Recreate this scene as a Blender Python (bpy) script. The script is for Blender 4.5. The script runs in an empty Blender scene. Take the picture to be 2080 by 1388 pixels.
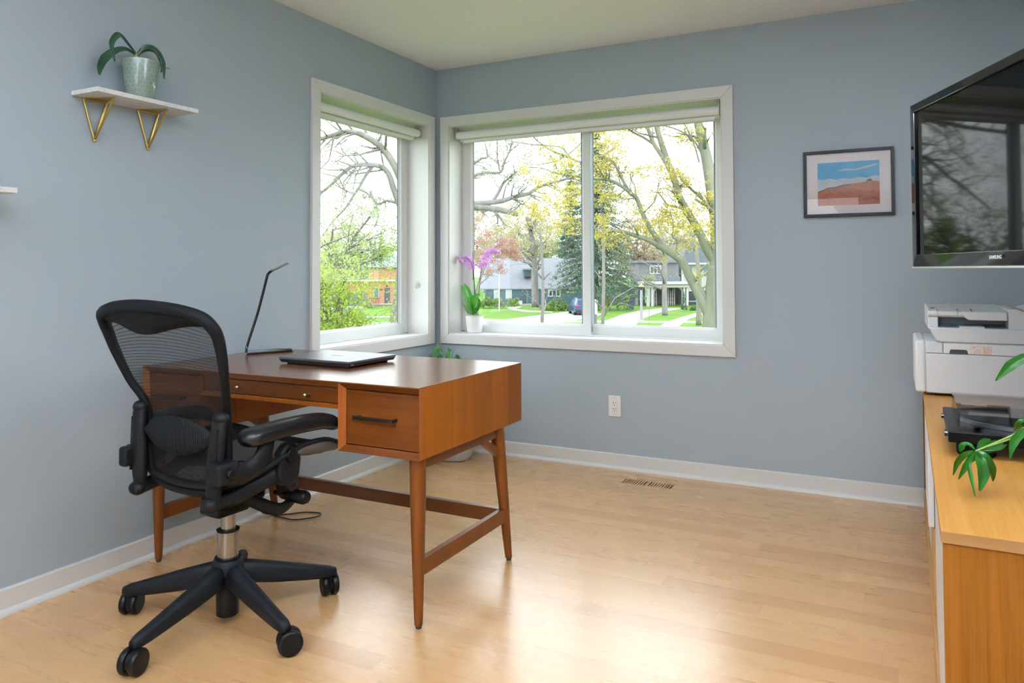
import bpy, bmesh, math, random
import numpy as np
from mathutils import Vector, Matrix, Euler
random.seed(7); rng = np.random.default_rng(11)
PI = math.pi; R = math.radians
scn = bpy.context.scene; COL = scn.collection

# ------------------------------------------------------------------ camera
FPX, PX, PY, YAW, PITCH, ROLL = 1507.03, 1060.73, 505.80, 0.4650, 0.0283, -0.0036
CAM = Vector((2.6267, -4.0055, 1.12))
_F = Vector((-math.sin(YAW)*math.cos(PITCH), math.cos(YAW)*math.cos(PITCH), math.sin(PITCH)))
_R0 = Vector((math.cos(YAW), math.sin(YAW), 0)); _U0 = _R0.cross(_F)
_R = _R0*math.cos(ROLL) + _U0*math.sin(ROLL); _U = _U0*math.cos(ROLL) - _R0*math.sin(ROLL)
cd = bpy.data.cameras.new('camera'); cam = bpy.data.objects.new('camera', cd); COL.objects.link(cam)
cd.sensor_width = 36; cd.lens = FPX*36/2080
cd.shift_x = (1040-PX)/2080; cd.shift_y = (PY-694)/2080
cd.clip_start = 0.02; cd.clip_end = 2000
mw = Matrix.Identity(4)
for i in range(3):
    mw[i][0] = _R[i]; mw[i][1] = _U[i]; mw[i][2] = -_F[i]; mw[i][3] = CAM[i]
cam.matrix_world = mw
scn.camera = cam

def ray(x, y): return _F + _R*((x-PX)/FPX) - _U*((y-PY)/FPX)
def on(x, y, ax, val):                      # point seen at (x, y) on the plane axis = val
    d = ray(x, y); return CAM + d*((val-CAM[ax])/d[ax])

# ------------------------------------------------------------------ materials
MATS = {}
class NT:
    def __init__(s, name):
        s.m = bpy.data.materials.new(name); s.m.use_nodes = True; s.t = s.m.node_tree; s.n = s.t.nodes; s.l = s.t.links
        s.b = s.n['Principled BSDF']; s.out = s.n['Material Output']
    def set(s, sock, v):
        if isinstance(v, bpy.types.NodeSocket): s.l.new(v, sock)
        else: sock.default_value = v
    def node(s, typ, **kw):
        nd = s.n.new(typ)
        for k, v in kw.items(): setattr(nd, k, v)
        return nd
    def math(s, op, a, b=0.0, c=0.0):
        nd = s.node('ShaderNodeMath', operation=op); s.set(nd.inputs[0], a); s.set(nd.inputs[1], b); s.set(nd.inputs[2], c); return nd.outputs[0]
    def coord(s, kind='Object', scale=(1,1,1)):
        tc = s.node('ShaderNodeTexCoord'); mp = s.node('ShaderNodeMapping'); mp.inputs['Scale'].default_value = scale
        s.l.new(tc.outputs[kind], mp.inputs[0]); return mp.outputs[0]
    def noise(s, vec, scale=5, detail=4, rough=.55, dist=0):
        nd = s.node('ShaderNodeTexNoise'); s.l.new(vec, nd.inputs['Vector'])
        nd.inputs['Scale'].default_value = scale; nd.inputs['Detail'].default_value = detail; nd.inputs['Roughness'].default_value = rough
        nd.inputs['Distortion'].default_value = dist; return nd.outputs['Fac']
    def ramp(s, fac, stops):
        nd = s.node('ShaderNodeValToRGB'); s.l.new(fac, nd.inputs[0]); el = nd.color_ramp.elements
        while len(el) > len(stops): el.remove(el[-1])
        while len(el) < len(stops): el.new(.5)
        for e, (p, c) in zip(el, stops): e.position = p; e.color = (*c, 1)
        return nd.outputs['Color']
    def mix(s, fac, a, b, mode='MIX'):
        nd = s.node('ShaderNodeMix', data_type='RGBA', blend_type=mode); s.set(nd.inputs[0], fac)
        for i, v in ((6, a), (7, b)):
            if isinstance(v, tuple): v = (*v[:3], 1)
            s.set(nd.inputs[i], v)
        return nd.outputs[2]
    def bump(s, h, strength=.2, dist=.002):
        nd = s.node('ShaderNodeBump'); s.l.new(h, nd.inputs['Height']); nd.inputs['Strength'].default_value = strength
        nd.inputs['Distance'].default_value = dist; s.l.new(nd.outputs[0], s.b.inputs['Normal'])
def lin(r, g=None, b=None):                 # sRGB 0-255 -> linear
    if g is None: g = b = r
    f = lambda v: (v/255/12.92) if v/255 <= .04045 else ((v/255+.055)/1.055)**2.4
    return (f(r), f(g), f(b))
def M(name, col=None, rough=.5, metal=0, spec=.5, var=0, vscale=8, stretch=(1,1,1), bump=0, bscale=200, coat=0, trans=0, sheen=0):
    if name in MATS: return MATS[name]
    t = NT(name); b = t.b
    b.inputs['Roughness'].default_value = rough; b.inputs['Metallic'].default_value = metal
    b.inputs['Specular IOR Level'].default_value = spec; b.inputs['Coat Weight'].default_value = coat
    v = t.coord('Object', stretch)
    if var:
        f = t.noise(v, vscale)
        t.set(b.inputs['Base Color'], t.ramp(f, [(.25, tuple(c*(1-var) for c in col)), (.75, tuple(min(1, c*(1+var)) for c in col))]))
    else: b.inputs['Base Color'].default_value = (*col, 1)
    if bump: t.bump(t.noise(v, bscale, 3), bump, .001)
    if trans:                                # thin leaf that lets some light through
        td = t.node('ShaderNodeBsdfTranslucent'); td.inputs[0].default_value = (*tuple(min(1, c*1.2) for c in col), 1)
        ms = t.node('ShaderNodeMixShader'); ms.inputs[0].default_value = trans
        t.l.new(b.outputs[0], ms.inputs[1]); t.l.new(td.outputs[0], ms.inputs[2]); t.l.new(ms.outputs[0], t.out.inputs[0])
    MATS[name] = t.m; return t.m
def wood(name, c0, c1, axis=0, scale=14, rough=.35, spec=.5, bands=None, coat=0, squash=.06):
    if name in MATS: return MATS[name]
    t = NT(name); st = [1, 1, 1]; st[axis] = squash
    v = t.coord('Object', tuple(st))
    f = t.noise(v, scale, 5, .6, .6); g = t.noise(v, scale*9, 2, .5)
    f2 = t.math('ADD', t.math('MULTIPLY', f, .75), t.math('MULTIPLY', g, .25))
    c = t.ramp(f2, [(.3, c0), (.7, c1)])
    if bands:                                # boards glued side by side, each with its own tone
        ax, wdt = bands
        sx = t.node('ShaderNodeSeparateXYZ'); t.l.new(t.coord('Object'), sx.inputs[0])
        k = t.math('FLOOR', t.math('DIVIDE', sx.outputs[ax], wdt))
        wn = t.node('ShaderNodeTexWhiteNoise', noise_dimensions='1D'); t.l.new(k, wn.inputs['W'])
        c = t.mix(t.math('MULTIPLY', wn.outputs['Value'], .55), c, tuple(x*.55 for x in c0))
    t.set(t.b.inputs['Base Color'], c); t.b.inputs['Roughness'].default_value = rough; t.b.inputs['Specular IOR Level'].default_value = spec
    t.b.inputs['Coat Weight'].default_value = coat; t.b.inputs['Coat Roughness'].default_value = .15
    t.bump(f2, .06, .001)
    MATS[name] = t.m; return t.m
def glassy(name, tint=(1,1,1), ior=1.45, rough=0.0, boost=0.0, trans=1.0):
    if name in MATS: return MATS[name]
    t = NT(name); t.n.remove(t.b)
    ge = t.node('ShaderNodeNewGeometry'); dp = t.node('ShaderNodeVectorMath', operation='DOT_PRODUCT'); t.l.new(ge.outputs['Incoming'], dp.inputs[0]); t.l.new(ge.outputs['Normal'], dp.inputs[1])
    f0 = ((ior-1)/(ior+1))**2                # Schlick reflectance, the same on both faces of the sheet
    fr = t.math('MULTIPLY_ADD', t.math('POWER', t.math('SUBTRACT', 1.0, t.math('ABSOLUTE', dp.outputs['Value'])), 5.0), 1-f0, f0)
    tr = t.node('ShaderNodeBsdfTransparent'); tr.inputs[0].default_value = (*tint, 1)
    gl = t.node('ShaderNodeBsdfGlossy'); gl.inputs['Roughness'].default_value = rough
    ms = t.node('ShaderNodeMixShader')
    t.l.new(fr, ms.inputs[0]); t.l.new(tr.outputs[0], ms.inputs[1]); t.l.new(gl.outputs[0], ms.inputs[2])
    t.l.new(ms.outputs[0], t.out.inputs[0]); MATS[name] = t.m; return t.m

# ------------------------------------------------------------------ mesh builder
class B:
    def __init__(s): s.v = []; s.f = []; s.mi = []; s.cur = 0
    def add(s, vs, fs):
        o = len(s.v); s.v += [tuple(v) for v in vs]
        for f in fs: s.f.append(tuple(i+o for i in f)); s.mi.append(s.cur)
        return s
    def box(s, a, b):
        x0,y0,z0 = a; x1,y1,z1 = b
        return s.add([(x0,y0,z0),(x1,y0,z0),(x1,y1,z0),(x0,y1,z0),(x0,y0,z1),(x1,y0,z1),(x1,y1,z1),(x0,y1,z1)],
            [(0,3,2,1),(4,5,6,7),(0,1,5,4),(1,2,6,5),(2,3,7,6),(3,0,4,7)])
    def rings(s, rs, closed=False, caps=True):
        n = len(rs[0]); o = len(s.v); vs = [p for r in rs for p in r]; fs = []
        m = len(rs)
        for i in range(m if closed else m-1):
            j = (i+1) % m
            for k in range(n):
                l = (k+1) % n; fs.append((i*n+k, i*n+l, j*n+l, j*n+k))
        if caps and not closed: fs.append(tuple(range(n))[::-1]); fs.append(tuple((m-1)*n+k for k in range(n)))
        return s.add(vs, fs)
    def tube(s, pts, rad, n=10, closed=False, caps=True, flat=None, up=None):
        # flat = (a, b): elliptical section scale along side / up
        P = [Vector(p) for p in pts]; m = len(P)
        rad = [rad]*m if isinstance(rad, (int, float)) else list(rad)
        T = []
        for i in range(m):
            a = P[(i-1) % m] if (closed or i) else P[i]; b = P[(i+1) % m] if (closed or i < m-1) else P[i]
            d = b-a; T.append(d.normalized() if d.length > 1e-9 else Vector((0,0,1)))
        u = Vector(up) if up else (Vector((0,0,1)) if abs(T[0].z) < .9 else Vector((0,1,0)))
        rs = []
        for i in range(m):
            t = T[i]; u = (u - t*u.dot(t)); 
            if u.length < 1e-6: u = t.orthogonal()
            u.normalize(); w = t.cross(u); fa, fb = flat or (1, 1)
            rs.append([P[i] + w*(math.cos(2*PI*k/n)*rad[i]*fa) + u*(math.sin(2*PI*k/n)*rad[i]*fb) for k in range(n)])
        return s.rings(rs, closed, caps)
    def cyl(s, a, b, r0, r1=None, n=20): return s.tube([a, b], [r0, r0 if r1 is None else r1], n)
    def lathe(s, prof, n=32, c=(0,0,0), caps=True):
        return s.rings([[(c[0]+r*math.cos(2*PI*k/n), c[1]+r*math.sin(2*PI*k/n), c[2]+z) for k in range(n)] for r, z in prof], False, caps)
    def prism(s, poly, d0, d1, f):           # poly in 2D, f(u, v, d) -> 3D
        n = len(poly); vs = [f(u, v, d0) for u, v in poly] + [f(u, v, d1) for u, v in poly]
        return s.add(vs, [tuple(range(n))[::-1], tuple(range(n, 2*n))] + [(i, (i+1) % n, n+(i+1) % n, n+i) for i in range(n)])
    def grid(s, rows):
        n = len(rows[0]); vs = [p for r in rows for p in r]
        return s.add(vs, [(i*n+k, i*n+k+1, (i+1)*n+k+1, (i+1)*n+k) for i in range(len(rows)-1) for k in range(n-1)])
    def ball(s, c, r, n=14, m=8):
        rx, ry, rz = (r, r, r) if isinstance(r, (int, float)) else r
        return s.rings([[(c[0]+rx*math.sin(t)*math.cos(2*PI*k/n), c[1]+ry*math.sin(t)*math.sin(2*PI*k/n), c[2]-rz*math.cos(t)) for k in range(n)]
                        for t in [max(.02, min(PI-.02, PI*i/m)) for i in range(m+1)]])
    def xf(s, mat):
        s.v = [tuple(mat @ Vector(p)) for p in s.v]; return s
    def obj(s, name, mats, parent=None, world=False, bevel=0, seg=2, smooth=False, thick=0, sub=0, angle=35):
        vs = s.v
        if parent is not None and world:
            inv = Matrix.LocRotScale(parent_loc(parent), parent_rot(parent), None).inverted(); vs = [tuple(inv @ Vector(p)) for p in vs]
        me = bpy.data.meshes.new(name); me.from_pydata([tuple(v) for v in vs], [], s.f); me.update()
        bm = bmesh.new(); bm.from_mesh(me); bmesh.ops.recalc_face_normals(bm, faces=bm.faces); bm.to_mesh(me); bm.free()
        for m in (mats if isinstance(mats, (list, tuple)) else [mats]): me.materials.append(m)
        if len(set(s.mi)) > 1: me.polygons.foreach_set('material_index', s.mi)
        o = bpy.data.objects.new(name, me); COL.objects.link(o)
        if parent is not None: o.parent = parent
        if smooth or sub:
            me.polygons.foreach_set('use_smooth', [True]*len(me.polygons))
            if not sub and smooth != 'all': me.set_sharp_from_angle(angle=R(angle))
        if thick: md = o.modifiers.new('thick', 'SOLIDIFY'); md.thickness = thick; md.offset = 0
        if sub: md = o.modifiers.new('sub', 'SUBSURF'); md.levels = sub; md.render_levels = sub
        if bevel: md = o.modifiers.new('bevel', 'BEVEL'); md.width = bevel; md.segments = seg; md.limit_method = 'ANGLE'; md.angle_limit = R(30); md.harden_normals = False
        return o
def parent_loc(o):
    return Vector(o.location) if o.parent is None else parent_loc(o.parent) + parent_rot(o.parent).to_matrix() @ Vector(o.location)
def parent_rot(o):
    return o.rotation_euler.to_quaternion() if o.parent is None else parent_rot(o.parent) @ o.rotation_euler.to_quaternion()
def tag(o, label=None, cat=None, group=None, kind=None):
    if label: o['label'] = label
    if cat: o['category'] = cat
    if group: o['group'] = group
    if kind: o['kind'] = kind
    return o
def thing(name, label, cat, loc=(0,0,0), rz=0, group=None, kind=None):
    o = bpy.data.objects.new(name, None); COL.objects.link(o); o.location = loc; o.rotation_euler = (0,0,rz); o.empty_display_size = .05
    return tag(o, label, cat, group, kind)
def copy_tree(o, parent=None):
    c = o.copy(); COL.objects.link(c); c.parent = parent
    for ch in list(o.children): copy_tree(ch, c)
    return c
def smooth_path(pts, k=6, closed=False):     # Catmull-Rom
    P = [Vector(p) for p in pts]; n = len(P); out = []
    for i in range(n if closed else n-1):
        if closed: a, b, c, d = P[(i-1) % n], P[i], P[(i+1) % n], P[(i+2) % n]
        else: a, b, c, d = P[max(i-1, 0)], P[i], P[i+1], P[min(i+2, n-1)]
        for j in range(k):
            t = j/k
            out.append(.5*((2*b) + (c-a)*t + (2*a-5*b+4*c-d)*t*t + (3*b-a-3*c+d)*t**3))
    if not closed: out.append(P[-1])
    return out
def lerp_list(vals, m):
    n = len(vals); return [np.interp(i*(n-1)/(m-1), range(n), vals) for i in range(m)]
def text_mesh(body, name, mat, parent, size, mtx, extrude=.0003, bold=False):
    cu = bpy.data.curves.new(name, 'FONT'); cu.body = body; cu.size = size; cu.extrude = extrude; cu.align_x = 'CENTER'; cu.align_y = 'CENTER'
    if bold: cu.offset = size*.02
    tmp = bpy.data.objects.new('lettering', cu); COL.objects.link(tmp); bpy.context.view_layer.update()
    me = bpy.data.meshes.new_from_object(tmp.evaluated_get(bpy.context.evaluated_depsgraph_get())); bpy.data.objects.remove(tmp)
    me.materials.clear(); me.materials.append(mat); o = bpy.data.objects.new(name, me); COL.objects.link(o); o.parent = parent; o.matrix_local = mtx
    return o
SKY, EXPO, FILL_LAMP, UP = 5.0, 0.17, 1.0, 215.0
# ================================================================== ROOM
H = 2.4094; W = 3.25; L = -5.3; TH = .2
wallm = NT('wall_paint'); wv = wallm.coord('Object')
wallm.set(wallm.b.inputs['Base Color'], wallm.ramp(wallm.noise(wv, 1.3, 3), [(.2, (.322,.376,.416)), (.8, (.338,.394,.434))]))
wallm.b.inputs['Roughness'].default_value = .62; wallm.bump(wallm.noise(wv, 260, 3), .12, .0008); wallm = wallm.m
ceilm = M('ceiling_paint', (.86,.87,.93), .8, bump=.08, bscale=300)
trimm = M('white_trim_paint', (.66,.66,.65), .38)
vinyl = M('white_vinyl', (.78,.79,.78), .3)
glassm = glassy('window_glass', (.97,.985,.98), 1.24)

def floor_mat():
    t = NT('maple_floor'); v = t.coord('Object'); sx = t.node('ShaderNodeSeparateXYZ'); t.l.new(v, sx.inputs[0])
    X, Y = sx.outputs[0], sx.outputs[1]; PW = .0826
    row = t.math('FLOOR', t.math('DIVIDE', Y, PW)); fy = t.math('FRACT', t.math('DIVIDE', Y, PW))
    w1 = t.node('ShaderNodeTexWhiteNoise', noise_dimensions='1D'); t.l.new(row, w1.inputs['W'])
    xx = t.math('ADD', t.math('DIVIDE', X, .95), t.math('MULTIPLY', w1.outputs['Value'], 7.3))
    colm = t.math('FLOOR', xx); fx = t.math('FRACT', xx)
    cb = t.node('ShaderNodeCombineXYZ'); t.l.new(row, cb.inputs[0]); t.l.new(colm, cb.inputs[1])
    w2 = t.node('ShaderNodeTexWhiteNoise', noise_dimensions='2D'); t.l.new(cb.outputs[0], w2.inputs['Vector'])
    v2 = t.node('ShaderNodeVectorMath', operation='MULTIPLY_ADD'); t.l.new(v, v2.inputs[0]); v2.inputs[1].default_value = (.13, 1, 1)
    off = t.node('ShaderNodeVectorMath', operation='SCALE'); t.l.new(w2.outputs['Color'], off.inputs[0]); off.inputs['Scale'].default_value = 40; t.l.new(off.outputs[0], v2.inputs[2])
    g1 = t.noise(v2.outputs[0], 14, 4, .55, .35); g2 = t.noise(v2.outputs[0], 90, 2, .5)
    gr = t.math('ADD', t.math('MULTIPLY', g1, .7), t.math('MULTIPLY', g2, .3))
    c = t.ramp(gr, [(.25, (.535,.300,.122)), (.52, (.585,.340,.148)), (.78, (.615,.375,.170))])
    tone = t.ramp(w2.outputs['Value'], [(0, (.80,.74,.66)), (.25, (.93,.92,.90)), (.6, (1,1,1)), (1, (1.0,1.0,.98))])
    c = t.mix(1.0, c, tone, 'MULTIPLY')
    # flecks
    vo = t.node('ShaderNodeTexVoronoi'); t.l.new(t.coord('Object', (1, 1.6, 1)), vo.inputs['Vector']); vo.inputs['Scale'].default_value = 4.5
    fl = t.math('LESS_THAN', vo.outputs['Distance'], .022)
    c = t.mix(t.math('MULTIPLY', fl, .35), c, (.17,.09,.04))
    ey = t.math('MINIMUM', fy, t.math('SUBTRACT', 1.0, fy)); ex = t.math('MINIMUM', fx, t.math('SUBTRACT', 1.0, fx))
    seam = t.math('MAXIMUM', t.math('LESS_THAN', ey, .012), t.math('LESS_THAN', ex, .0011))
    c = t.mix(t.math('MULTIPLY', seam, .28), c, (.22,.12,.055))
    t.set(t.b.inputs['Base Color'], c)
    t.set(t.b.inputs['Roughness'], t.math('MULTIPLY_ADD', g1, .10, .23)); t.b.inputs['Coat Weight'].default_value = .6; t.b.inputs['Coat Roughness'].default_value = .27; t.b.inputs['Specular IOR Level'].default_value = .5
    t.bump(t.math('SUBTRACT', gr, seam), .05, .0008)
    return t.m
floorm = floor_mat()
VX0, VX1, VY0, VY1 = 1.318, 1.592, -.262, -.166           # hole for the floor register
b = B()
b.box((-TH, L-TH, -.12), (W+TH, VY0, 0)).box((-TH, VY1, -.12), (W+TH, TH, 0)).box((-TH, VY0, -.12), (VX0, VY1, 0)).box((VX1, VY0, -.12), (W+TH, VY1, 0))
tag(b.obj('floor', floorm), kind='structure')
tag(B().box((-TH, L-TH, H), (W+TH, TH, H+.12)).obj('ceiling', ceilm), kind='structure')
def wall(name, ax, p0, p1, a0, a1, holes=()):             # slab with rectangular holes (a0, a1, z0, z1)
    bb = B()
    def blk(u0, u1, z0, z1):
        if u1-u0 < 1e-4 or z1-z0 < 1e-4: return
        bb.box((p0, u0, z0), (p1, u1, z1)) if ax == 0 else bb.box((u0, p0, z0), (u1, p1, z1))
    u = a0
    for h0, h1, z0, z1 in sorted(holes):
        blk(u, h0, 0, H); blk(h0, h1, 0, z0); blk(h0, h1, z1, H); u = h1
    blk(u, a1, 0, H)
    return tag(bb.obj(name, wallm), kind='structure')
Z0, Z1 = .7162, 2.0378                                    # window openings
LY0, LY1 = -1.0929, -.0994; BX0, BX1 = .1009, 1.8141
wall('wall_left', 0, -TH, 0, L-TH, TH, [(LY0, LY1, Z0, Z1)])
wall('wall_back', 1, 0, TH, 0, W, [(BX0, BX1, Z0, Z1)])
wall('wall_right', 0, W, W+TH, L-TH, TH, ())
wall('wall_front', 1, L-TH, L, 0, W, [(.75, 2.35, .7162, 2.0378)])

def baseboard(name, f, length):                           # profile (out, z) swept along u
    bb = B(); hb = .0838
    bb.prism([(0,.0),(0,hb),(.010,hb),(.014,hb-.004),(.014,.018),(.014,0)], 0, length, f)
    bb.prism([(.014,0),(.014,.019),(.019,.018),(.026,.012),(.0295,.004),(.0295,0)], 0, length, f)
    return tag(bb.obj(name, trimm, smooth=True, angle=30), kind='structure')
baseboard('baseboard_left', lambda o, z, d: (o, -d, z), -L)
baseboard('baseboard_back', lambda o, z, d: (.0296+d, -o, z), W-.0596)
baseboard('baseboard_right', lambda o, z, d: (W-o, -d, z), -L)
baseboard('baseboard_front', lambda o, z, d: (.0296+d, L+o, z), W-.0596)

CW = .0599; CT = .018; JD = .147
def window(name, f, a0, a1, slider, kw):
    Z0, Z1 = kw.get('z', (.7162, 2.0378))
    # f(u, out, z): u along the wall, out into the room (negative = outside)
    e = thing(name, kw['label'], 'window', f(0,0,0)); e['kind'] = 'structure'
    def bx(bb, u0, u1, o0, o1, z0, z1):
        p, q = f(u0, o0, z0), f(u1, o1, z1); bb.box([min(x, y) for x, y in zip(p, q)], [max(x, y) for x, y in zip(p, q)])
    # casing: four mitred boards
    cs = B(); o0, o1 = 0, CT
    out = [(a0-CW, Z0-CW), (a1+CW, Z0-CW), (a1+CW, Z1+CW), (a0-CW, Z1+CW)]; inn = [(a0, Z0), (a1, Z0), (a1, Z1), (a0, Z1)]
    for i in range(4):
        j = (i+1) % 4; cs.prism([out[i], out[j], inn[j], inn[i]], o0, o1, lambda u, z, d: f(u, d, z))
    cs.obj('casing', trimm, e, True, bevel=.0025, seg=2)
    jm = B(); t = .006                                     # jamb lining with the little step next to the casing
    bx(jm, a0, a0+t, -JD, CT*.6, Z0, Z1); bx(jm, a1-t, a1, -JD, CT*.6, Z0, Z1); bx(jm, a0, a1, -JD, CT*.6, Z1-t, Z1)
    jm.obj('jamb', trimm, e, True, bevel=.001)
    sl = B(); bx(sl, a0, a1, -JD, CT*.6, Z0, Z0+t); sl.obj('sill', trimm, e, True, bevel=.001)
    # vinyl frame then sash
    fr = B(); fw = .026
    for q in ((a0, a0+fw, Z0, Z1), (a1-fw, a1, Z0, Z1), (a0, a1, Z1-fw, Z1), (a0, a1, Z0, Z0+.014)): bx(fr, q[0], q[1], -TH, -JD, q[2], q[3])
    fr.obj('frame', vinyl, e, True, bevel=.003)
    def sash(u0, u1, oo, st=.047, rail=.052, deep=.028):
        sb = B(); z0, z1 = Z0+.012, Z1-.022
        sb_p = [(u0, z0), (u1, z0), (u1, z1), (u0, z1)]; st_ = [(u0+st, z0+rail), (u1-st, z0+rail), (u1-st, z1-rail), (u0+st, z1-rail)]
        for i in range(4):
            j = (i+1) % 4; sb.prism([sb_p[i], sb_p[j], st_[j], st_[i]], oo-deep, oo, lambda u, z, d: f(u, d, z))
        g2 = .012; s2 = [(u0+st+g2, z0+rail+g2), (u1-st-g2, z0+rail+g2), (u1-st-g2, z1-rail-g2), (u0+st+g2, z1-rail-g2)]
        for i in range(4):                                 # sloped glazing bead
            j = (i+1) % 4
            A = [f(*p) for p in ((st_[i][0], oo-.006, st_[i][1]), (st_[j][0], oo-.006, st_[j][1]), (s2[j][0], oo-.018, s2[j][1]), (s2[i][0], oo-.018, s2[i][1]))]
            Bk = [f(*p) for p in ((st_[i][0], oo-.022, st_[i][1]), (st_[j][0], oo-.022, st_[j][1]), (s2[j][0], oo-.022, s2[j][1]), (s2[i][0], oo-.022, s2[i][1]))]
            sb.rings([A, Bk])
        s = sb.obj('sash', vinyl, e, True, bevel=.002)
        gl = B(); oz = oo-.020; bx(gl, s2[0][0]-.008, s2[1][0]+.008, oz-.001, oz+.001, s2[0][1]-.008, s2[2][1]+.008)
        g = gl.obj('pane', glassm, s, False); 
        inv = Matrix.Translation(-Vector(e.location)); g.data.transform(inv)
        gk = B(); ob = oz+.0012                            # dark spacer line round the glass
        for q in ((s2[0][0]-.002, s2[0][0]+.003, s2[0][1], s2[2][1]), (s2[1][0]-.007, s2[1][0]+.002, s2[0][1], s2[2][1])): bx(gk, q[0], q[1], oz+.0015, ob+.0015, q[2], q[3])
        k = gk.obj('gasket', M('gasket_grey', lin(120,140,150), .5), s, False); k.data.transform(inv)
    if slider:
        mid = slider
        sash(a0+.022, mid+.028, -.150); il = B(); bx(il, mid+.0275, mid+.0295, -.178, -.1515, Z0+.03, Z1-.04); il.obj('seal_strip', M('gasket_grey', lin(120,140,150), .5), e, True); sash(mid-.028, a1-.022, -.178)
    else: sash(a0+.022, a1-.022, -.152)
    return e
window('window_1', lambda u, o, z: (o, u, z), LY0, LY1, None, dict(label='tall narrow white-trimmed window on the left wall beside the corner'))
window('window_2', lambda u, o, z: (u, -o, z), BX0, BX1, .972, dict(label='wide white-trimmed sliding window with a centre stile on the far wall'))
window('window_3', lambda u, o, z: (u, L+o, z), .75, 2.35, 1.55, dict(label='broad white-trimmed window in the wall facing the desk'))

# ------------------------------------------------------------------ roller shades
shadem = M('shade_fabric', (.80,.80,.82), .75); clearp = glassy('clear_plastic', (.9,.93,.93), 1.5, .05)
steelm = M('bracket_steel', (.5,.52,.52), .35, 1)
def shade(name, label, f, a0, a1, out):
    e = thing(name, label, 'roller shade', f(a0, out, 1.98), group='white roller shades')
    rt = B(); rt.cyl(f(a0, out, 1.982), f(a1, out, 1.982), .0235, n=24); rt.obj('shade_roll', shadem, e, True, smooth=True)
    fb = B(); t = .0006; o = out-.0235
    p, q = f(a0+.006, o-t, 1.945), f(a1-.006, o+t, 1.985); fb.box([min(x, y) for x, y in zip(p, q)], [max(x, y) for x, y in zip(p, q)]); fb.obj('shade_cloth', shadem, e, True)
    hb = B(); p, q = f(a0+.03, o-.007, 1.936), f(a1-.03, o+.007, 1.957); hb.box([min(x, y) for x, y in zip(p, q)], [max(x, y) for x, y in zip(p, q)]); hb.obj('hem_bar', shadem, e, True, bevel=.003)
    for u in (a0, a1):
        d = -1 if u == a0 else 1
        kb = B(); p, q = f(u, out-.02, 1.955), f(u+d*.004, out+.02, 2.031); kb.box([min(x, y) for x, y in zip(p, q)], [max(x, y) for x, y in zip(p, q)])
        p, q = f(u-d*.006, out-.02, 2.026), f(u+d*.004, out+.02, 2.0317); kb.box([min(x, y) for x, y in zip(p, q)], [max(x, y) for x, y in zip(p, q)])
        kb.cyl(f(u-d*.002, out, 1.982), f(u+d*.006, out, 1.982), .016, n=16)
        kb.obj('bracket', steelm, e, True, bevel=.0008)
    return e
shade('roller_shade', 'rolled-up white shade at the top of the narrow left window', lambda u, o, z: (o, u, z), -1.075, -.137, -.05)
shade('roller_shade', 'long rolled-up white shade at the top of the wide far window', lambda u, o, z: (u, -o, z), .131, 1.79, -.05)
# clear hook stuck on the jamb of the narrow window
e = thing('suction_hook', 'small clear plastic suction hook on the white jamb of the narrow left window', 'hook', (-.069, -.1054, 1.027))
hk = B(); hk.cyl((0,0,0), (0,-.004,0), .022, .017, 20).cyl((0,-.004,0), (0,-.010,0), .010, .007, 14); hk.obj('suction_cup', clearp, e, smooth=True)
B().tube([(0,-.008,0),(0,-.018,-.004),(0,-.022,-.014),(0,-.016,-.022)], .003, 8).obj('hook', clearp, e, smooth=True)

# ------------------------------------------------------------------ outlet and floor register
plastic = M('white_plastic', (.80,.80,.78), .3)
darkm = M('dark_void', (.012,.012,.012), .8)  # near-black, painting the shade inside the duct and socket slots
e = thing('wall_outlet', 'white double power outlet on the grey wall under the wide window', 'outlet', (1.2005, -.0001, .348))
B().box((-.0366,-.006,-.0595), (.0366,0,.0595)).obj('cover_plate', plastic, e, bevel=.003, seg=3)
r_ = B().box((-.0165,-.0085,-.0335), (.0165,-.005,.0335)).obj('receptacle', plastic, e, bevel=.0015)
sl = B()
for z in (.016, -.018):
    sl.box((-.0078,-.0092,z-.002), (-.0054,-.0084,z+.0075)).box((.0050,-.0092,z-.001), (.0072,-.0084,z+.0065)).cyl((-.0004,-.0084,z-.0095), (-.0004,-.0092,z-.0095), .0026, n=10)
sl.obj('socket_slots', darkm, r_)
for z in (.046, -.046): B().cyl((0,-.0055,z), (0,-.0072,z), .003, n=12).obj('screw', steelm, e)
e = thing('floor_register', 'flush wooden floor vent with two banks of slots near the far baseboard', 'vent', (VX0, VY0, 0))
gr = B(); w_, d_ = VX1-VX0, VY1-VY0; T0 = -.007
gr.box((0,0,T0), (.006,d_,0)).box((w_-.006,0,T0), (w_,d_,0)).box((.006,0,T0), (w_-.006,.006,0)).box((.006,d_-.006,T0), (w_-.006,d_,0)).box((w_/2-.008,.006,T0), (w_/2+.008,d_-.006,0))
for s0, s1 in ((.006, w_/2-.008), (w_/2+.008, w_-.006)):
    n = 9; p = (s1-s0)/n
    for i in range(1, n): x = s0+p*i; gr.box((x-.0036,.006,T0), (x+.0036,d_-.006,0))
gr.obj('slatted_grille', M('register_maple', (.50,.31,.155), .4, var=.1, stretch=(1,.1,1)), e)
B().box((.004,.004,-.014), (w_/2,d_-.004,-.0085)).obj('damper_plate', M('damper_tan', (.20,.13,.07), .6), e)
dk = B(); dk.box((w_/2,.003,-.118), (w_-.003,d_-.003,-.110)); dk.box((w_/2,.001,-.118), (w_-.001,.003,-.0125)).box((w_/2,d_-.003,-.118), (w_-.001,d_-.001,-.0125)); dk.obj('duct', darkm, e)

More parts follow.
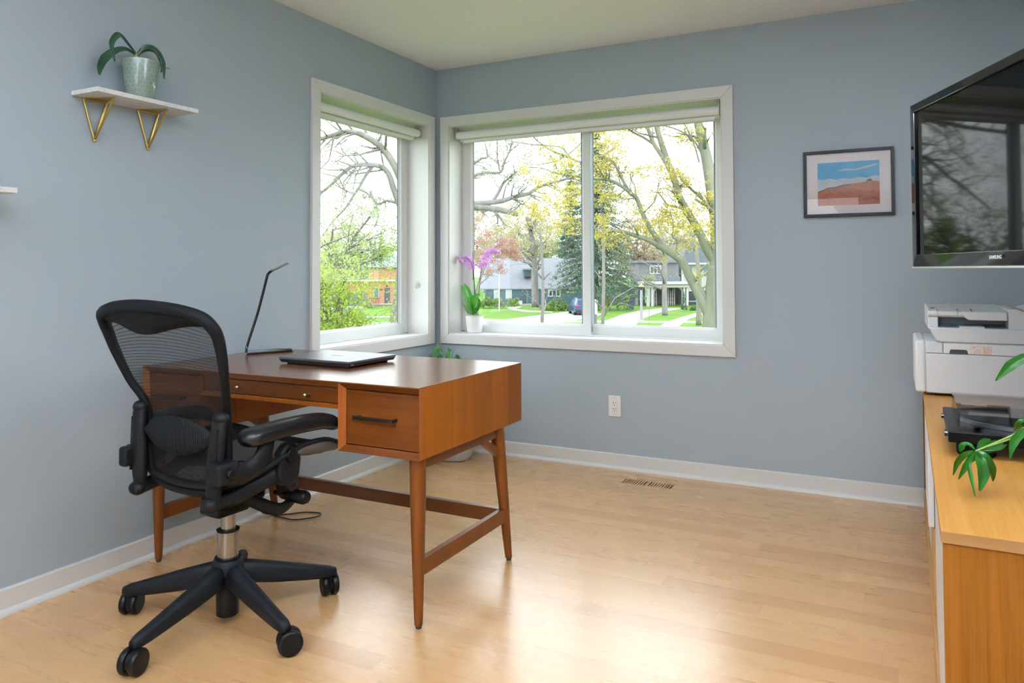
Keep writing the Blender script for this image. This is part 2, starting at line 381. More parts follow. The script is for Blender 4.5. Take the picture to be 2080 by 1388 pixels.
# made-up flush ceiling lights out of view, added to brighten the room
lampw = M('fill_light_rim', (.75,.75,.74), .4)
em = NT('fill_light_diffuser'); em.b.inputs['Base Color'].default_value = (.8,.8,.8,1); em.b.inputs['Emission Color'].default_value = (.94,.97,1,1); em.b.inputs['Emission Strength'].default_value = FILL_LAMP
for x, y in ((.85, -2.7), (2.45, -2.35), (.85, -4.4), (2.45, -4.4)):
    e = thing('fill_ceiling_light', 'round flush fill light added on the ceiling out of view', 'ceiling light', (x, y, H), group='added flush fill lights')
    B().lathe([(.150,-.001), (.165,-.004), (.165,-.035), (.156,-.042), (.146,-.042), (.146,-.030)], 40).obj('rim', lampw, e, smooth=True)
    B().lathe([(.146,-.032), (.12,-.046), (.06,-.052), (.0005,-.054)], 40, caps=False).obj('diffuser', em.m, e, smooth=True)

# uplighters added out of view as fill: their light comes back off the ceiling
upm = M('fill_uplighter_metal', (.35,.34,.33), .35, .8)
for i, (x, y) in enumerate(((.70, -4.5), (3.06, -2.64), (2.2, -4.7))):
    e = thing('fill_uplighter', 'tall uplighter added out of view to bounce fill off the ceiling', 'lamp', (x, y, 0), group='added fill uplighters')
    B().lathe([(.0005,0), (.14,0), (.14,.012), (.03,.03), (.0005,.03)], 36, caps=False).obj('base', upm, e, smooth=True)
    B().cyl((0,0,.02), (0,0,1.70), .012, n=14).obj('pole', upm, e, smooth=True)
    B().lathe([(.03,1.68), (.10,1.72), (.155,1.79), (.152,1.793), (.095,1.73), (.02,1.70)], 36, caps=False).obj('bowl', upm, e, smooth=True)
    ld = bpy.data.lights.new('fill_uplight', 'AREA'); ld.shape = 'DISK'; ld.size = .24; ld.energy = UP*(.36, .68, 1.1)[i]; ld.color = (.90,.96,1); ld.spread = R(150)
    o = bpy.data.objects.new('fill_uplight', ld); COL.objects.link(o); o.location = (x, y, 1.80); o.rotation_euler = (PI, 0, 0)
# ================================================================== DESK
WD0, WD1 = (.055,.013,.0015), (.135,.038,.005)              # acorn stain
desk_x = wood('desk_wood_long', WD0, WD1, 0, 16, .34, .22)
desk_end = wood('desk_wood_end', (.150,.038,.0010), (.245,.072,.003), 2, 16, .40, .14, bands=(1, .118))
desk_top = wood('desk_wood_top', (.125,.040,.012), (.225,.082,.028), 0, 12, .24, .45, bands=(1, .14), coat=.25)
desk_leg = wood('desk_wood_leg', (.070,.017,.002), (.135,.038,.005), 2, 14, .34, .25)
desk_in = wood('desk_wood_lip', (.16,.038,.003), (.25,.068,.007), 2, 16, .36, .25)
brass = M('aged_brass', (.62,.47,.24), .28, 1); bronze = M('dark_bronze', (.045,.036,.028), .35, .9)
X0, X1, Y0, Y1, ZT, ZB, ZM = .034, 1.313, -2.098, -1.400, .757, .533, .667
desk = thing('writing_desk', 'reddish-brown wooden mid-century desk with drawers and tapered legs against the left wall', 'desk', ((X0+X1)/2, (Y0+Y1)/2, 0))
def dobj(b, name, m, p=desk, **k): return b.obj(name, m, p, world=(p is desk or p.parent is desk), **k)
b = B().box((X0, Y0, ZT-.004), (X1, Y1, ZT)); dobj(b, 'desktop', desk_top, bevel=.0012)
PW_ = .318; FR = .017                                      # pedestal width, frame board
for px0, px1 in ((X1-PW_, X1), (X0, X0+PW_)):
    b = B(); zt = ZT-.004; dp = .022
    b.box((px0, Y0+dp, ZB), (px0+FR, Y1, zt)).box((px1-FR, Y0+dp, ZB), (px1, Y1, zt)).box((px0, Y0+dp, ZB), (px1, Y1, ZB+FR)).box((px0, Y0+dp, zt-FR), (px1, Y1, zt)).box((px0, Y1-.016, ZB), (px1, Y1, zt))
    b.f.clear(); b.mi.clear(); b.v.clear()
    b.box((px0, Y0+dp, ZB), (px0+.004, Y1, zt)).box((px1-.004, Y0+dp, ZB), (px1, Y1, zt))
    dobj(b, 'side_panel', desk_end)
    b = B().box((px0+.004, Y0+dp, ZB), (px1-.004, Y1, ZB+FR)).box((px0+.004, Y0+dp, zt-FR), (px1-.004, Y1, zt)).box((px0+.004, Y1-.016, ZB+FR), (px1-.004, Y1, zt-FR))
    b.box((px0+.004, Y0+dp, ZB+FR), (px0+FR, Y1-.016, zt-FR)).box((px1-FR, Y0+dp, ZB+FR), (px1-.004, Y1-.016, zt-FR))
    dobj(b, 'pedestal_case', desk_x)
    out = [(px0, ZB), (px1, ZB), (px1, zt), (px0, zt)]; w = .020; i0 = [(px0+w, ZB+w), (px1-w*.35, ZB+w), (px1-w*.35, zt-w), (px0+w, zt-w)]
    b = B()
    for i in range(4):                                     # mitred lip sloping in towards the drawer
        j = (i+1) % 4
        b.cur = 0 if i in (0, 2) else 1  # side lips get the lighter wood, painting in the light they catch
        b.rings([[(out[i][0], Y0, out[i][1]), (out[j][0], Y0, out[j][1]), (i0[j][0], Y0+dp*.75, i0[j][1]), (i0[i][0], Y0+dp*.75, i0[i][1])],
                 [(out[i][0], Y0+dp, out[i][1]), (out[j][0], Y0+dp, out[j][1]), (i0[j][0], Y0+dp, i0[j][1]), (i0[i][0], Y0+dp, i0[i][1])]])
    dobj(b, 'bevelled_frame', [desk_x, desk_in])
    g = .003
    dr = dobj(B().box((i0[0][0]+g, Y0+dp*.72, i0[0][1]+g), (i0[1][0]-g, Y0+.30, i0[2][1]-g)), 'file_drawer', desk_x, bevel=.001)
    cx, cz = (px0+px1)/2-.01, (ZB+zt)/2+.005
    b = B().box((cx-.078, Y0-.016, cz-.0055), (cx+.078, Y0-.006, cz+.0055))
    for s in (-1, 1): b.box((cx+s*.072-.005, Y0-.008, cz-.0045), (cx+s*.072+.005, Y0+dp*.75, cz+.0045))
    dobj(b, 'bar_handle', bronze, dr, bevel=.0012)
# kneehole
kx0, kx1 = X0+PW_, X1-PW_
dobj(B().box((kx0, Y0+.004, ZM), (kx1, Y1, ZM+.014)), 'kneehole_rail', desk_in, bevel=.001)
dobj(B().box((kx0, Y1-.016, ZM+.014), (kx1, Y1, ZT-.004)), 'back_panel', desk_x)
dobj(B().box((kx0, Y0+.004, ZT-.020), (kx1, Y1-.016, ZT-.004)), 'top_rail', desk_x)
pd = dobj(B().box((kx0+.003, Y0+.012, ZM+.016), (kx1-.003, Y0+.35, ZT-.0225)), 'pencil_drawer', desk_x, bevel=.001)
for px_, pz in ((482, 787), (620, 803)):
    p = on(px_, pz, 1, Y0-.008)
    b = B().cyl((p.x, Y0+.013, p.z), (p.x, Y0-.006, p.z), .0035, n=10).ball((p.x, Y0-.010, p.z), .0075, 14, 8)
    dobj(b, 'knob', brass, pd, smooth=True)
# legs: front pair upright, rear pair splayed back
def leg(xc, yt, yf, zt):
    b = B(); prof = [(0, .0), (.0, .0)]
    rs = []
    for z, r in ((0.012, .0135), (.10, .0165), (.25, .021), (.40, .025), (zt, .0265)):
        y = yf + (yt-yf)*(z/zt); rs.append([(xc+r*math.cos(a), y+r*math.sin(a), z) for a in [2*PI*k/24 for k in range(24)]])
    b.rings(rs); o = dobj(b, 'leg', desk_leg, smooth=True)
    g = B().cyl((xc, yf, 0), (xc, yf, .0125), .009, .011, 16); dobj(g, 'glide', M('black_rubber', (.012,.012,.012), .6), o)
    return o
LX = (X0+.036, X1-.036)
for xc in LX:
    leg(xc, Y0+.045, Y0+.050, ZB); leg(xc, -1.535, -1.440, ZB)
    dobj(B().box((xc-.011, Y0+.055, ZB-.040), (xc+.011, -1.535, ZB)), 'apron', desk_leg, bevel=.0015)
    a = B().prism([(-1.625, ZB-.036), (-1.655, ZB-.040), (-1.655+.012, ZB-.05), (-1.52, ZB-.125), (-1.508, ZB-.098)], xc-.011, xc+.011, lambda u, v, d: (d, u, v))
    dobj(a, 'corner_brace', desk_leg, bevel=.001)
    dobj(B().box((xc-.011, Y0+.052, .160), (xc+.011, -1.455, .212)), 'side_stretcher', desk_leg, bevel=.0015)
dobj(B().box((LX[0], -1.505, .160), (LX[1]-.011, -1.483, .212)), 'long_stretcher', wood('desk_wood_stretcher', WD0, WD1, 0, 14, .32), bevel=.0015)

# ------------------------------------------------------------------ laptop
lapm = M('laptop_lid', (.10,.105,.115), .34, .35, bump=.02, bscale=900); lapb = M('laptop_black', (.012,.012,.013), .4); lapg = M('laptop_grey', (.16,.16,.165), .4, .5)
ZL = ZT
c4 = [on(x, y, 2, ZL+.026) for x, y in ((575.6,725.7), (713.8,737.4), (806.6,719.2), (650.9,710.1))]
cx = sum((Vector((p.x, p.y, 0)) for p in c4), Vector())/4
ax = ((c4[1]-c4[0]) + (c4[2]-c4[3])).normalized(); ang = math.atan2(ax.y, ax.x)
hw = ((c4[1]-c4[0]).length + (c4[2]-c4[3]).length)/4; hd = ((c4[3]-c4[0]).length + (c4[2]-c4[1]).length)/4
print('laptop', hw*2, hd*2, math.degrees(ang), cx)
hw, hd = min(hw, .185), min(max(hd, .125), .14)
lap = thing('laptop', 'closed dark grey laptop lying on the desk top', 'laptop', (cx.x, cx.y, ZL), ang)
def slab(x, y, z0, z1, r=.012, n=5, taper=0):
    pts = []
    for sx, sy, a in ((1,1,0), (-1,1,90), (-1,-1,180), (1,-1,270)):
        for k in range(n+1):
            t = R(a+90*k/n); pts.append((sx*(x-r)+r*math.cos(t), sy*(y-r)+r*math.sin(t)))
    return B().rings([[(u*(1-taper), v*(1-taper), z0) for u, v in pts], [(u, v, z1) for u, v in pts]])
bs = slab(hw-.001, hd-.001, .006, .0185, taper=.035).obj('base', lapb, lap, bevel=.0015)
slab(hw, hd, .019, .026).obj('lid', lapm, lap, bevel=.0008)
pt = B(); X = hw-.0045
for y0, y1, z in ((-.085,-.062,.0125), (-.048,-.044,.013), (-.036,-.027,.0125), (-.018,-.004,.012)): pt.box((X-.01, y0, z-.0018), (X+.0012, y1, z+.0018))
pt.obj('port', M('port_black', (.004,.004,.004), .5), bs)
B().box((hw-.016, -hd+.012, .010), (hw-.0030, -hd+.030, .017)).obj('corner_vent', lapg, bs)
for y in (-hd+.03, hd-.03): B().box((-hw+.03, y-.006, 0), (hw-.03, y+.006, .0075)).obj('rubber_foot', lapb, bs)
text_mesh('DELL', 'lid_logo', M('logo_grey', (.055,.06,.065), .3, .6), lap, .026, Matrix.Translation((0, .0, .0262)) @ Matrix.Rotation(0, 4, 'Z'), .0001)

# ------------------------------------------------------------------ desk lamp
black_gloss = M('lamp_black', (.008,.008,.009), .25); lampgrey = M('lamp_silver', (.40,.41,.42), .4, .1)
A = on(500.5, 718, 2, ZT+.006); T = on(590, 711.5, 2, ZT+.006); Bk = on(510, 712.5, 2, ZT+.006)
A, T = Vector((A.x, A.y, 0)), Vector((T.x, T.y, 0))
lamp = thing('desk_lamp', 'slim black bent-bar desk lamp standing near the left wall on the desk', 'lamp', (A.x, A.y, ZT))
d = (T-A); side = Vector((d.y, -d.x, 0)).normalized()
Q = d + -side*.030
base = smooth_path([(0,0,.006), tuple(d*.5+Vector((0,0,.006))), tuple(d+Vector((0,0,.006))), tuple(d*1.0-side*.022+Vector((0,0,.006))), tuple(d*.55-side*.045+Vector((0,0,.006))), tuple(d*.12-side*.055+Vector((0,0,.006)))], 5)
B().tube(base, .0058, 10).obj('base', black_gloss, lamp, smooth=True)
e2 = Vector(base[-1])
B().tube([e2, e2*.5+Vector((0,0,.004)), (0,0,.008)], .005, 10).obj('base_sleeve', M('lamp_clear', (.55,.60,.62), .15, .3), lamp, smooth=True)
def lp(x, y): q = on(x, y, 1, A.y+.02); return q-Vector((A.x, A.y, ZT))
stem = [(0,0,.008)] + [tuple(lp(*q)) for q in ((503, 700), (524, 634), (540, 572), (543, 560), (547, 554), (554, 549))]
B().tube(smooth_path(stem, 5), .0058, 10).obj('stem', black_gloss, lamp, smooth=True)
h0, h1 = lp(553, 550), lp(587, 533.5)
B().tube([h0, h0+(h1-h0)*.12, h1-(h1-h0)*.06, h1], [.0055, .0065, .0075, .005], 12, flat=(1.5, .6)).obj('lamp_head', lampgrey, lamp, smooth=True)

# ================================================================== CHAIR
HD = R(3.5); CH = Vector((.694, -2.273, 0))
chair = thing('office_chair', 'black mesh ergonomic office chair on casters facing the desk', 'chair', CH, -HD)
gra = M('chair_graphite', (.0045,.0047,.0052), .52, spec=.11, bump=.05, bscale=500); grl = M('chair_base_graphite', (.0046,.0055,.0070), .52, spec=.11, bump=.05, bscale=500)
blk = M('chair_black', (.0022,.0022,.0026), .4, spec=.15); foam = M('chair_foam', (.0028,.0031,.0038), .6, spec=.1, bump=.1, bscale=700)
padm = M('armpad_vinyl', (.0032,.0036,.0044), .34, spec=.26); chrome = M('chrome', (.30,.29,.285), .22, 1)
def mesh_fabric():
    t = NT('chair_mesh_fabric'); v = t.coord('Object'); sx = t.node('ShaderNodeSeparateXYZ'); t.l.new(v, sx.inputs[0])
    x = t.math('FRACT', t.math('MULTIPLY', t.math('ADD', sx.outputs[0], t.math('MULTIPLY', sx.outputs[2], .10)), 290))
    z = t.math('FRACT', t.math('MULTIPLY', t.math('ADD', sx.outputs[2], sx.outputs[1]), 170))
    hole = t.math('MULTIPLY', t.math('LESS_THAN', x, .36), t.math('LESS_THAN', z, .86))
    tr = t.node('ShaderNodeBsdfTransparent'); ms = t.node('ShaderNodeMixShader')
    t.b.inputs['Base Color'].default_value = (.005,.005,.0055,1); t.b.inputs['Roughness'].default_value = .7; t.b.inputs['Specular IOR Level'].default_value = .12
    t.l.new(hole, ms.inputs[0]); t.l.new(t.b.outputs[0], ms.inputs[1]); t.l.new(tr.outputs[0], ms.inputs[2]); t.l.new(ms.outputs[0], t.out.inputs[0])
    return t.m
meshm = mesh_fabric()
# back: rows (z, half width, y), measured up the frame
rows = [(.470,.150,-.150), (.50,.176,-.150), (.56,.186,-.150), (.63,.186,-.150), (.695,.192,-.158), (.728,.204,-.170), (.780,.229,-.194), (.868,.254,-.224), (.933,.262,-.246), (.965,.256,-.262), (.992,.232,-.281)]
right = [Vector((w, y, z)) for z, w, y in rows]
topc = [Vector((.16, -.298, 1.010)), Vector((.08, -.308, 1.018)), Vector((0, -.312, 1.021))]
botc = [Vector((0, -.156, .452)), Vector((.06, -.155, .453)), Vector((.11, -.153, .459))]
half = botc + right + topc
loop = half + [Vector((-p.x, p.y, p.z)) for p in half[1:-1]][::-1]
loopS = smooth_path(loop, 4, True)
rad = []
for p in loopS:
    k = min(1, max(0, (p.z-.80)/.17)); rad.append(.0125 + .0055*k)
B().tube(loopS, rad, 12, closed=True, up=(0,1,0), flat=(1.0, 1.0)).obj('back_frame', foam, chair, smooth='all')
def span(p, t): return p
grd = []; NX = 20
for i in range(len(right)*3-2):
    f_ = i/3; z = np.interp(f_, range(len(rows)), [r[0] for r in rows]); w = np.interp(f_, range(len(rows)), [r[1] for r in rows]); y = np.interp(f_, range(len(rows)), [r[2] for r in rows])
    arch = .030*max(0, (z-.86)/.132)**1.5 - .016*max(0, (.56-z)/.09)
    lean = -.030*max(0, (z-.86)/.132)**1.5
    grd.append([(w*t, y + .012*t*t-.012 + lean*(1-t*t), z + arch*(1-t*t)) for t in [2*k/NX-1 for k in range(NX+1)]])
B().grid(grd).obj('back_mesh', meshm, chair, smooth='all')
# solid membrane band under the top edge of the frame
bd = []
for k in range(25):
    t = 2*k/24-1; zt_ = .993+.026*(1-t*t); w = .236
    yt = -.283-.028*(1-t*t); zb_ = .948+.010*t*t-.012*math.cos(t*4.2)
    bd.append([(w*t*1.02, yt-.004, zt_), (w*t*1.04, yt+.010, zt_-.02), (w*t*1.06, yt+.020+.01*t*t, zb_)])
B().grid(bd).obj('top_band', foam, chair, thick=.006, smooth='all')
# lumbar pad
lp_ = []
for i in range(17):
    t = 2*i/16-1; r = max(.004, (1-abs(t)**2.2))**.7; ht = .052*r+.006
    lp_.append([(.158*t, -.196+.020*t*t - (.013*math.sin(a) if math.sin(a) > 0 else .006*math.sin(a)), .628 + ht*math.cos(a)) for a in [2*PI*k/20 for k in range(20)]])
lumm = NT('lumbar_ribbed'); lumm.b.inputs['Base Color'].default_value = (.003,.0036,.0042,1); lumm.b.inputs['Roughness'].default_value = .6; lumm.b.inputs['Specular IOR Level'].default_value = .12
lx = lumm.node('ShaderNodeSeparateXYZ'); lumm.l.new(lumm.coord('Object'), lx.inputs[0]); lumm.bump(lumm.math('SINE', lumm.math('MULTIPLY', lx.outputs[0], 900)), .35, .0012)
B().rings(lp_).obj('lumbar_pad', lumm.m, chair, smooth='all')
for s in (-1, 1):
    # upright carrying the back
    y0 = -.207
    up = B().tube(smooth_path([(s*.174,-.190,.440), (s*.177,-.190,.50), (s*.183,-.189,.58), (s*.189,-.186,.65), (s*.192,-.180,.698)], 5), [.026]*4+[.029]*12+[.027,.027,.026,.025,.021], 18, flat=(1.0,.60), up=(0,1,0))
    u_ = up.obj('upright', gra, chair, smooth='all')
    B().prism([(s*.197,.50), (s*.204,.50), (s*.206,.665), (s*.199,.665)], y0-.0006, y0+.006, lambda u, v, d: (u, d + .008*(v-.5)/.2, v)).obj('slot', blk, u_)
    bl = B().ball((s*.192, -.180, .692), (.027, .021, .021), 16, 10); bl.obj('pivot_cap', gra, u_, smooth='all')
    bl = B().ball((s*.172, -.200, .446), (.030, .024, .022), 16, 10); bl.obj('pivot_cap', gra, u_, smooth='all')
    # side rail of the tilt frame, from the foot of the upright forward
    B().tube(smooth_path([(s*.172,-.195,.446), (s*.186,-.12,.455), (s*.203,-.05,.474), (s*.218,.0,.490), (s*.226,.03,.505)], 5), [.020]*5+[.022]*5+[.022]*5+[.024]*5+[.026], 14, flat=(.75, 1.15), up=(0,0,1)).obj('tilt_rail', gra, chair, smooth='all')
    # arm: bracket, swept post, pad
    xs = .244 if s > 0 else .236
    xo_ = .252 if s > 0 else .226
    bk = B().box((min(s*.190, s*xo_), -.232, .512), (max(s*.190, s*xo_), -.158, .574)); ar = bk.obj('arm_bracket', gra, chair, bevel=.010, seg=3, smooth=True)
    kn = B().cyl((s*(xo_-.002), -.196, .545), (s*(xo_+.013), -.196, .545), .016, .013, 16); kn.obj('arm_lock', blk, ar, bevel=.002, smooth=True)
    B().tube(smooth_path([(s*.236,-.195,.540), (s*.240,-.135,.534), (s*.246,-.095,.552), (s*.252,-.072,.585), (s*xs,-.055,.622)], 5), [.032]*5+[.029]*5+[.026]*5+[.026]*5+[.030], 14, flat=(.60, 1.0), up=(0,0,1)).obj('arm_post', gra, chair, smooth='all')
    pad = []
    yb, yf = (-.150, .236) if s > 0 else (-.120, .110)
    for i in range(27):
        t = i/26; y = yb + (yf-yb)*t
        e_ = min(1, math.sqrt(max(0, 1-(1-min(1, t/.10))**2))+.06) * min(1, math.sqrt(max(0, 1-(1-min(1, (1-t)/.09))**2))+.06)
        wd = (.043 - .006*t)*e_; ht = .0265*e_; zc = .628 + .010*math.sin(PI*min(1, t*1.1)) - .020*(max(0, t-.75)/.25)**2
        xo = .012*math.sin(t*PI*.9) - .012*t
        pad.append([(s*(xs+xo)+wd*math.copysign(abs(math.cos(a))**.75, math.cos(a)), y, zc+ht*math.copysign(abs(math.sin(a))**.85, math.sin(a))) for a in [2*PI*k/20 for k in range(20)]])
    B().rings(pad).obj('armrest_pad', padm, chair, smooth='all')
# seat
def seatz(x, y):
    rim = float(np.interp(y, [-.17, -.10, 0, .08, .14, .19, .235, .27, .295], [.500, .520, .550, .568, .572, .566, .552, .536, .515]))
    return rim - .026*(1-(x/.24)**2)*float(np.interp(y, [-.2, .14, .29], [1, 1, .15]))
def seat_w(y): return .238 - .055*max(0, (-.05-y)/.12)**2 - .03*max(0, (y-.16)/.12)**2
sg = []
for j in range(25):
    y = -.150 + .425*j/24; w = seat_w(y)
    sg.append([(w*t, y, seatz(w*t, y)) for t in [2*k/20-1 for k in range(21)]])
B().grid(sg).obj('seat_mesh', meshm, chair, smooth='all')
ed = [(seat_w(y), y) for y in np.linspace(-.14, .265, 12)]
lp2 = [Vector((w, y, seatz(w, y)-.004)) for w, y in ed] + [Vector((x, .287, seatz(x, .285)-.004)) for x in (.15, .05, -.05, -.15)] + [Vector((-w, y, seatz(w, y)-.004)) for w, y in ed[::-1]] + [Vector((x, -.158, seatz(x, -.15)-.004)) for x in (-.08, .08)]
B().tube(smooth_path(lp2, 3, True), .0125, 10, closed=True, up=(0,0,1), flat=(1.35, .85)).obj('seat_frame', gra, chair, smooth='all')
# deep moulded skirt of the seat frame, tapering out at the front corners
skm = M('chair_shell', (.050,.043,.037), .5)
for sg_ in (-1, 1):
    sk = []
    for y in np.linspace(.05, .284, 16):
        w = seat_w(y); h_ = float(np.interp(y, [.05, .12, .17, .25, .284], [.012, .036, .038, .022, .004])); z = seatz(w, y)
        sk.append([(sg_*(w+.012), y, z-.002), (sg_*(w+.011), y, z-.010-h_*.4), (sg_*(w-.004), y, z-.006-h_), (sg_*(w-.045), y, z-.010-h_*1.05)])
    B().grid(sk).obj('seat_skirt', skm, chair, thick=.005, smooth='all')
# tilt mechanism
mc = B().box((-.065, -.06, .372), (.065, .10, .450)); me_ = mc.obj('tilt_housing', blk, chair, bevel=.014, seg=3, smooth=True)
B().box((-.048, -.075, .345), (.048, .05, .378)).obj('seat_plate', gra, me_, bevel=.012, seg=3, smooth=True)
for s in (-1, 1):
    arm = B().prism([(-.012,.50), (-.006,.560), (.018,.584), (.048,.586), (.072,.566), (.080,.53), (.074,.482), (.058,.452), (.022,.452), (-.004,.470)], s*.212, s*.247, lambda u, v, d: (d, u, v))
    a_ = arm.obj('tilt_arm', gra, chair, bevel=.010, seg=3, smooth=True)
    B().cyl((s*.242, .034, .548), (s*.256, .034, .548), .0235, .021, 20).obj('pivot_cap', blk, a_, bevel=.002, smooth=True)
    B().box((min(s*.10, s*.225), .02, .462), (max(s*.10, s*.225), .062, .500)).obj('cross_link', blk, a_, bevel=.008)
    B().tube(smooth_path([(s*.10, -.03, .42), (s*.135, .03, .375), (s*.145, .09, .352), (s*.135, .16, .375)], 5), .017, 12, flat=(.7, 1.2), up=(0,0,1)).obj('spring_link', gra, chair, smooth='all')
    B().prism([(.09,.47), (.15,.46), (.185,.42), (.19,.375), (.16,.35), (.12,.37), (.10,.42)], s*.095, s*.125, lambda u, v, d: (d, u, v)).obj('side_plate', gra, chair, bevel=.008, seg=3, smooth=True)
B().cyl((.09, .075, .440), (.205, .075, .440), .008, n=12).ball((.209, .075, .440), (.010, .020, .020), 16, 10).obj('adjust_knob', blk, chair, smooth='all')
B().cyl((.08, .12, .386), (.165, .12, .388), .009, n=12).obj('lever_shaft', blk, chair, smooth=True)
B().tube([(.150, .12, .388), (.158, .12, .388), (.21, .125, .388), (.222, .126, .388)], [.014, .021, .023, .017], 20).obj('lever_knob', blk, chair, smooth=True)
# gas cylinder and five-star base
B().cyl((0,0,.285), (0,0,.36), .0225, n=28).obj('piston', chrome, chair, smooth=True)
B().cyl((0,0,.195), (0,0,.286), .0325, n=32).obj('cylinder', chrome, chair, smooth=True)
B().lathe([(.026,.284), (.035,.285), (.036,.290), (.024,.292)], 28).obj('cylinder_ring', blk, chair, smooth=True)
B().lathe([(.030,.018), (.035,.022), (.036,.125)], 28).obj('cylinder_sleeve', blk, chair, smooth=True)
hub = B().lathe([(.040,.112), (.047,.118), (.050,.165), (.047,.190), (.041,.198), (.034,.199)], 32).obj('hub', grl, chair, smooth=True, angle=50)
B().lathe([(.040,.196), (.041,.203), (.034,.205)], 28).obj('hub_ring', blk, hub, smooth=True)
casts = [28, 200, -35, 60, 120]
for i in range(5):
    a = R(205+72*i) ; ca, sa = math.cos(a), math.sin(a)
    rs = []
    for r, zt_, zb_, hwid in ((.030,.188,.118,.029), (.08,.176,.104,.0265), (.16,.154,.088,.0235), (.24,.130,.076,.021), (.30,.112,.068,.0195), (.332,.103,.066,.0185), (.352,.094,.070,.012)):
        pts = []
        for k in range(16):
            th = 2*PI*k/16; cu, cv = math.cos(th), math.sin(th); n_ = .62
            u = hwid*math.copysign(abs(cu)**n_, cu)*(1-.22*max(0, cv)); v = (zt_-zb_)/2*math.copysign(abs(cv)**n_, cv)
            pts.append((r*ca-u*sa, r*sa+u*ca, (zt_+zb_)/2+v))
        rs.append(pts)
    lg = B().rings(rs).obj('base_leg', grl, chair, smooth='all')
    rt = .334; cx_, cy_ = rt*ca, rt*sa; w_ = R(casts[i]); dx, dy = math.cos(w_), math.sin(w_)     # wheel axle direction
    fx, fy = -dy, dx; ox, oy = cx_+fx*.016, cy_+fy*.016
    cs = B().cyl((cx_, cy_, .046), (cx_, cy_, .074), .011, n=14)
    cs.tube([(ox-dx*.006, oy-dy*.006, .037), (ox+dx*.006, oy+dy*.006, .037)], .029, 20)
    cst = cs.obj('caster', blk, chair, smooth=True)
    for s in (-1, 1):
        B().rings([[(ox+dx*q+fx*rr*math.cos(t), oy+dy*q+fy*rr*math.cos(t), .0365+rr*math.sin(t)) for t in [2*PI*k/28 for k in range(28)]] for q, rr in [(s*.006,.033), (s*.009,.0362), (s*.022,.0362), (s*.0265,.033), (s*.0275,.026)]]).obj('wheel', blk, cst, smooth=True, angle=50)
# ================================================================== WALL SHELF + PLANT
def marble():
    t = NT('white_marble'); v = t.coord('Object', (1, 1, 1)); f = t.noise(v, 6, 6, .6, 2.5)
    d = t.math('ABSOLUTE', t.math('SUBTRACT', f, .5)); k = t.math('LESS_THAN', d, .006)
    f2 = t.noise(v, 3, 3)
    t.set(t.b.inputs['Base Color'], t.mix(t.math('MULTIPLY', k, .55), t.ramp(f2, [(.3, (.70,.69,.69)), (.7, (.80,.79,.78))]), (.30,.29,.30)))
    t.b.inputs['Roughness'].default_value = .3; return t.m
marm = marble(); gold = M('brushed_gold', (.52,.36,.10), .32, 1)
SZ = 1.751
def wall_shelf(y0, y1, label):
    e = thing('wall_shelf', label, 'shelf', (0, (y0+y1)/2, SZ), group='marble wall shelves')
    h = (y1-y0)/2; D = .148
    B().box((.0003,-h,0), (D,h,.016)).obj('shelf_board', marm, e, bevel=.0008)
    for yb in (-2.284, -2.066):                          # wire triangle on the wall, one stay out to the front
        yy = yb-(y0+y1)/2; b = B(); wv_ = .047; xf, zb = .118, -.150
        b.prism([(.002, yy-wv_), (.002, yy+wv_), (xf, yy)], -.003, -.0003, lambda u, v, d: (u, v, d))
        for q in ((.005, yy-wv_+.003, -.004), (.005, yy+wv_-.003, -.004), (xf-.004, yy, -.004)): b.tube([q, (.0055, yy, zb)], .0043, 8)
        b.tube([(.005, yy-wv_+.003, -.004), (.005, yy+wv_-.003, -.004)], .004, 8); b.ball((.0065, yy, zb), .0062, 10, 6)
        b.obj('bracket', gold, e, smooth=True)
    return e
wall_shelf(-2.369, -1.948, 'small white marble shelf on gold brackets holding the green pot on the left wall')
# a second shelf, of which the photo shows only the tip
p = on(6.5, 390, 0, .07); e = thing('wall_shelf', 'tip of another white marble shelf at the left edge of the photo', 'shelf', (0, p.y-.21, p.z-.008), group='marble wall shelves')
B().box((.0003,-.21,0), (.148,.21,.017)).obj('shelf_board', marm, e, bevel=.0008)

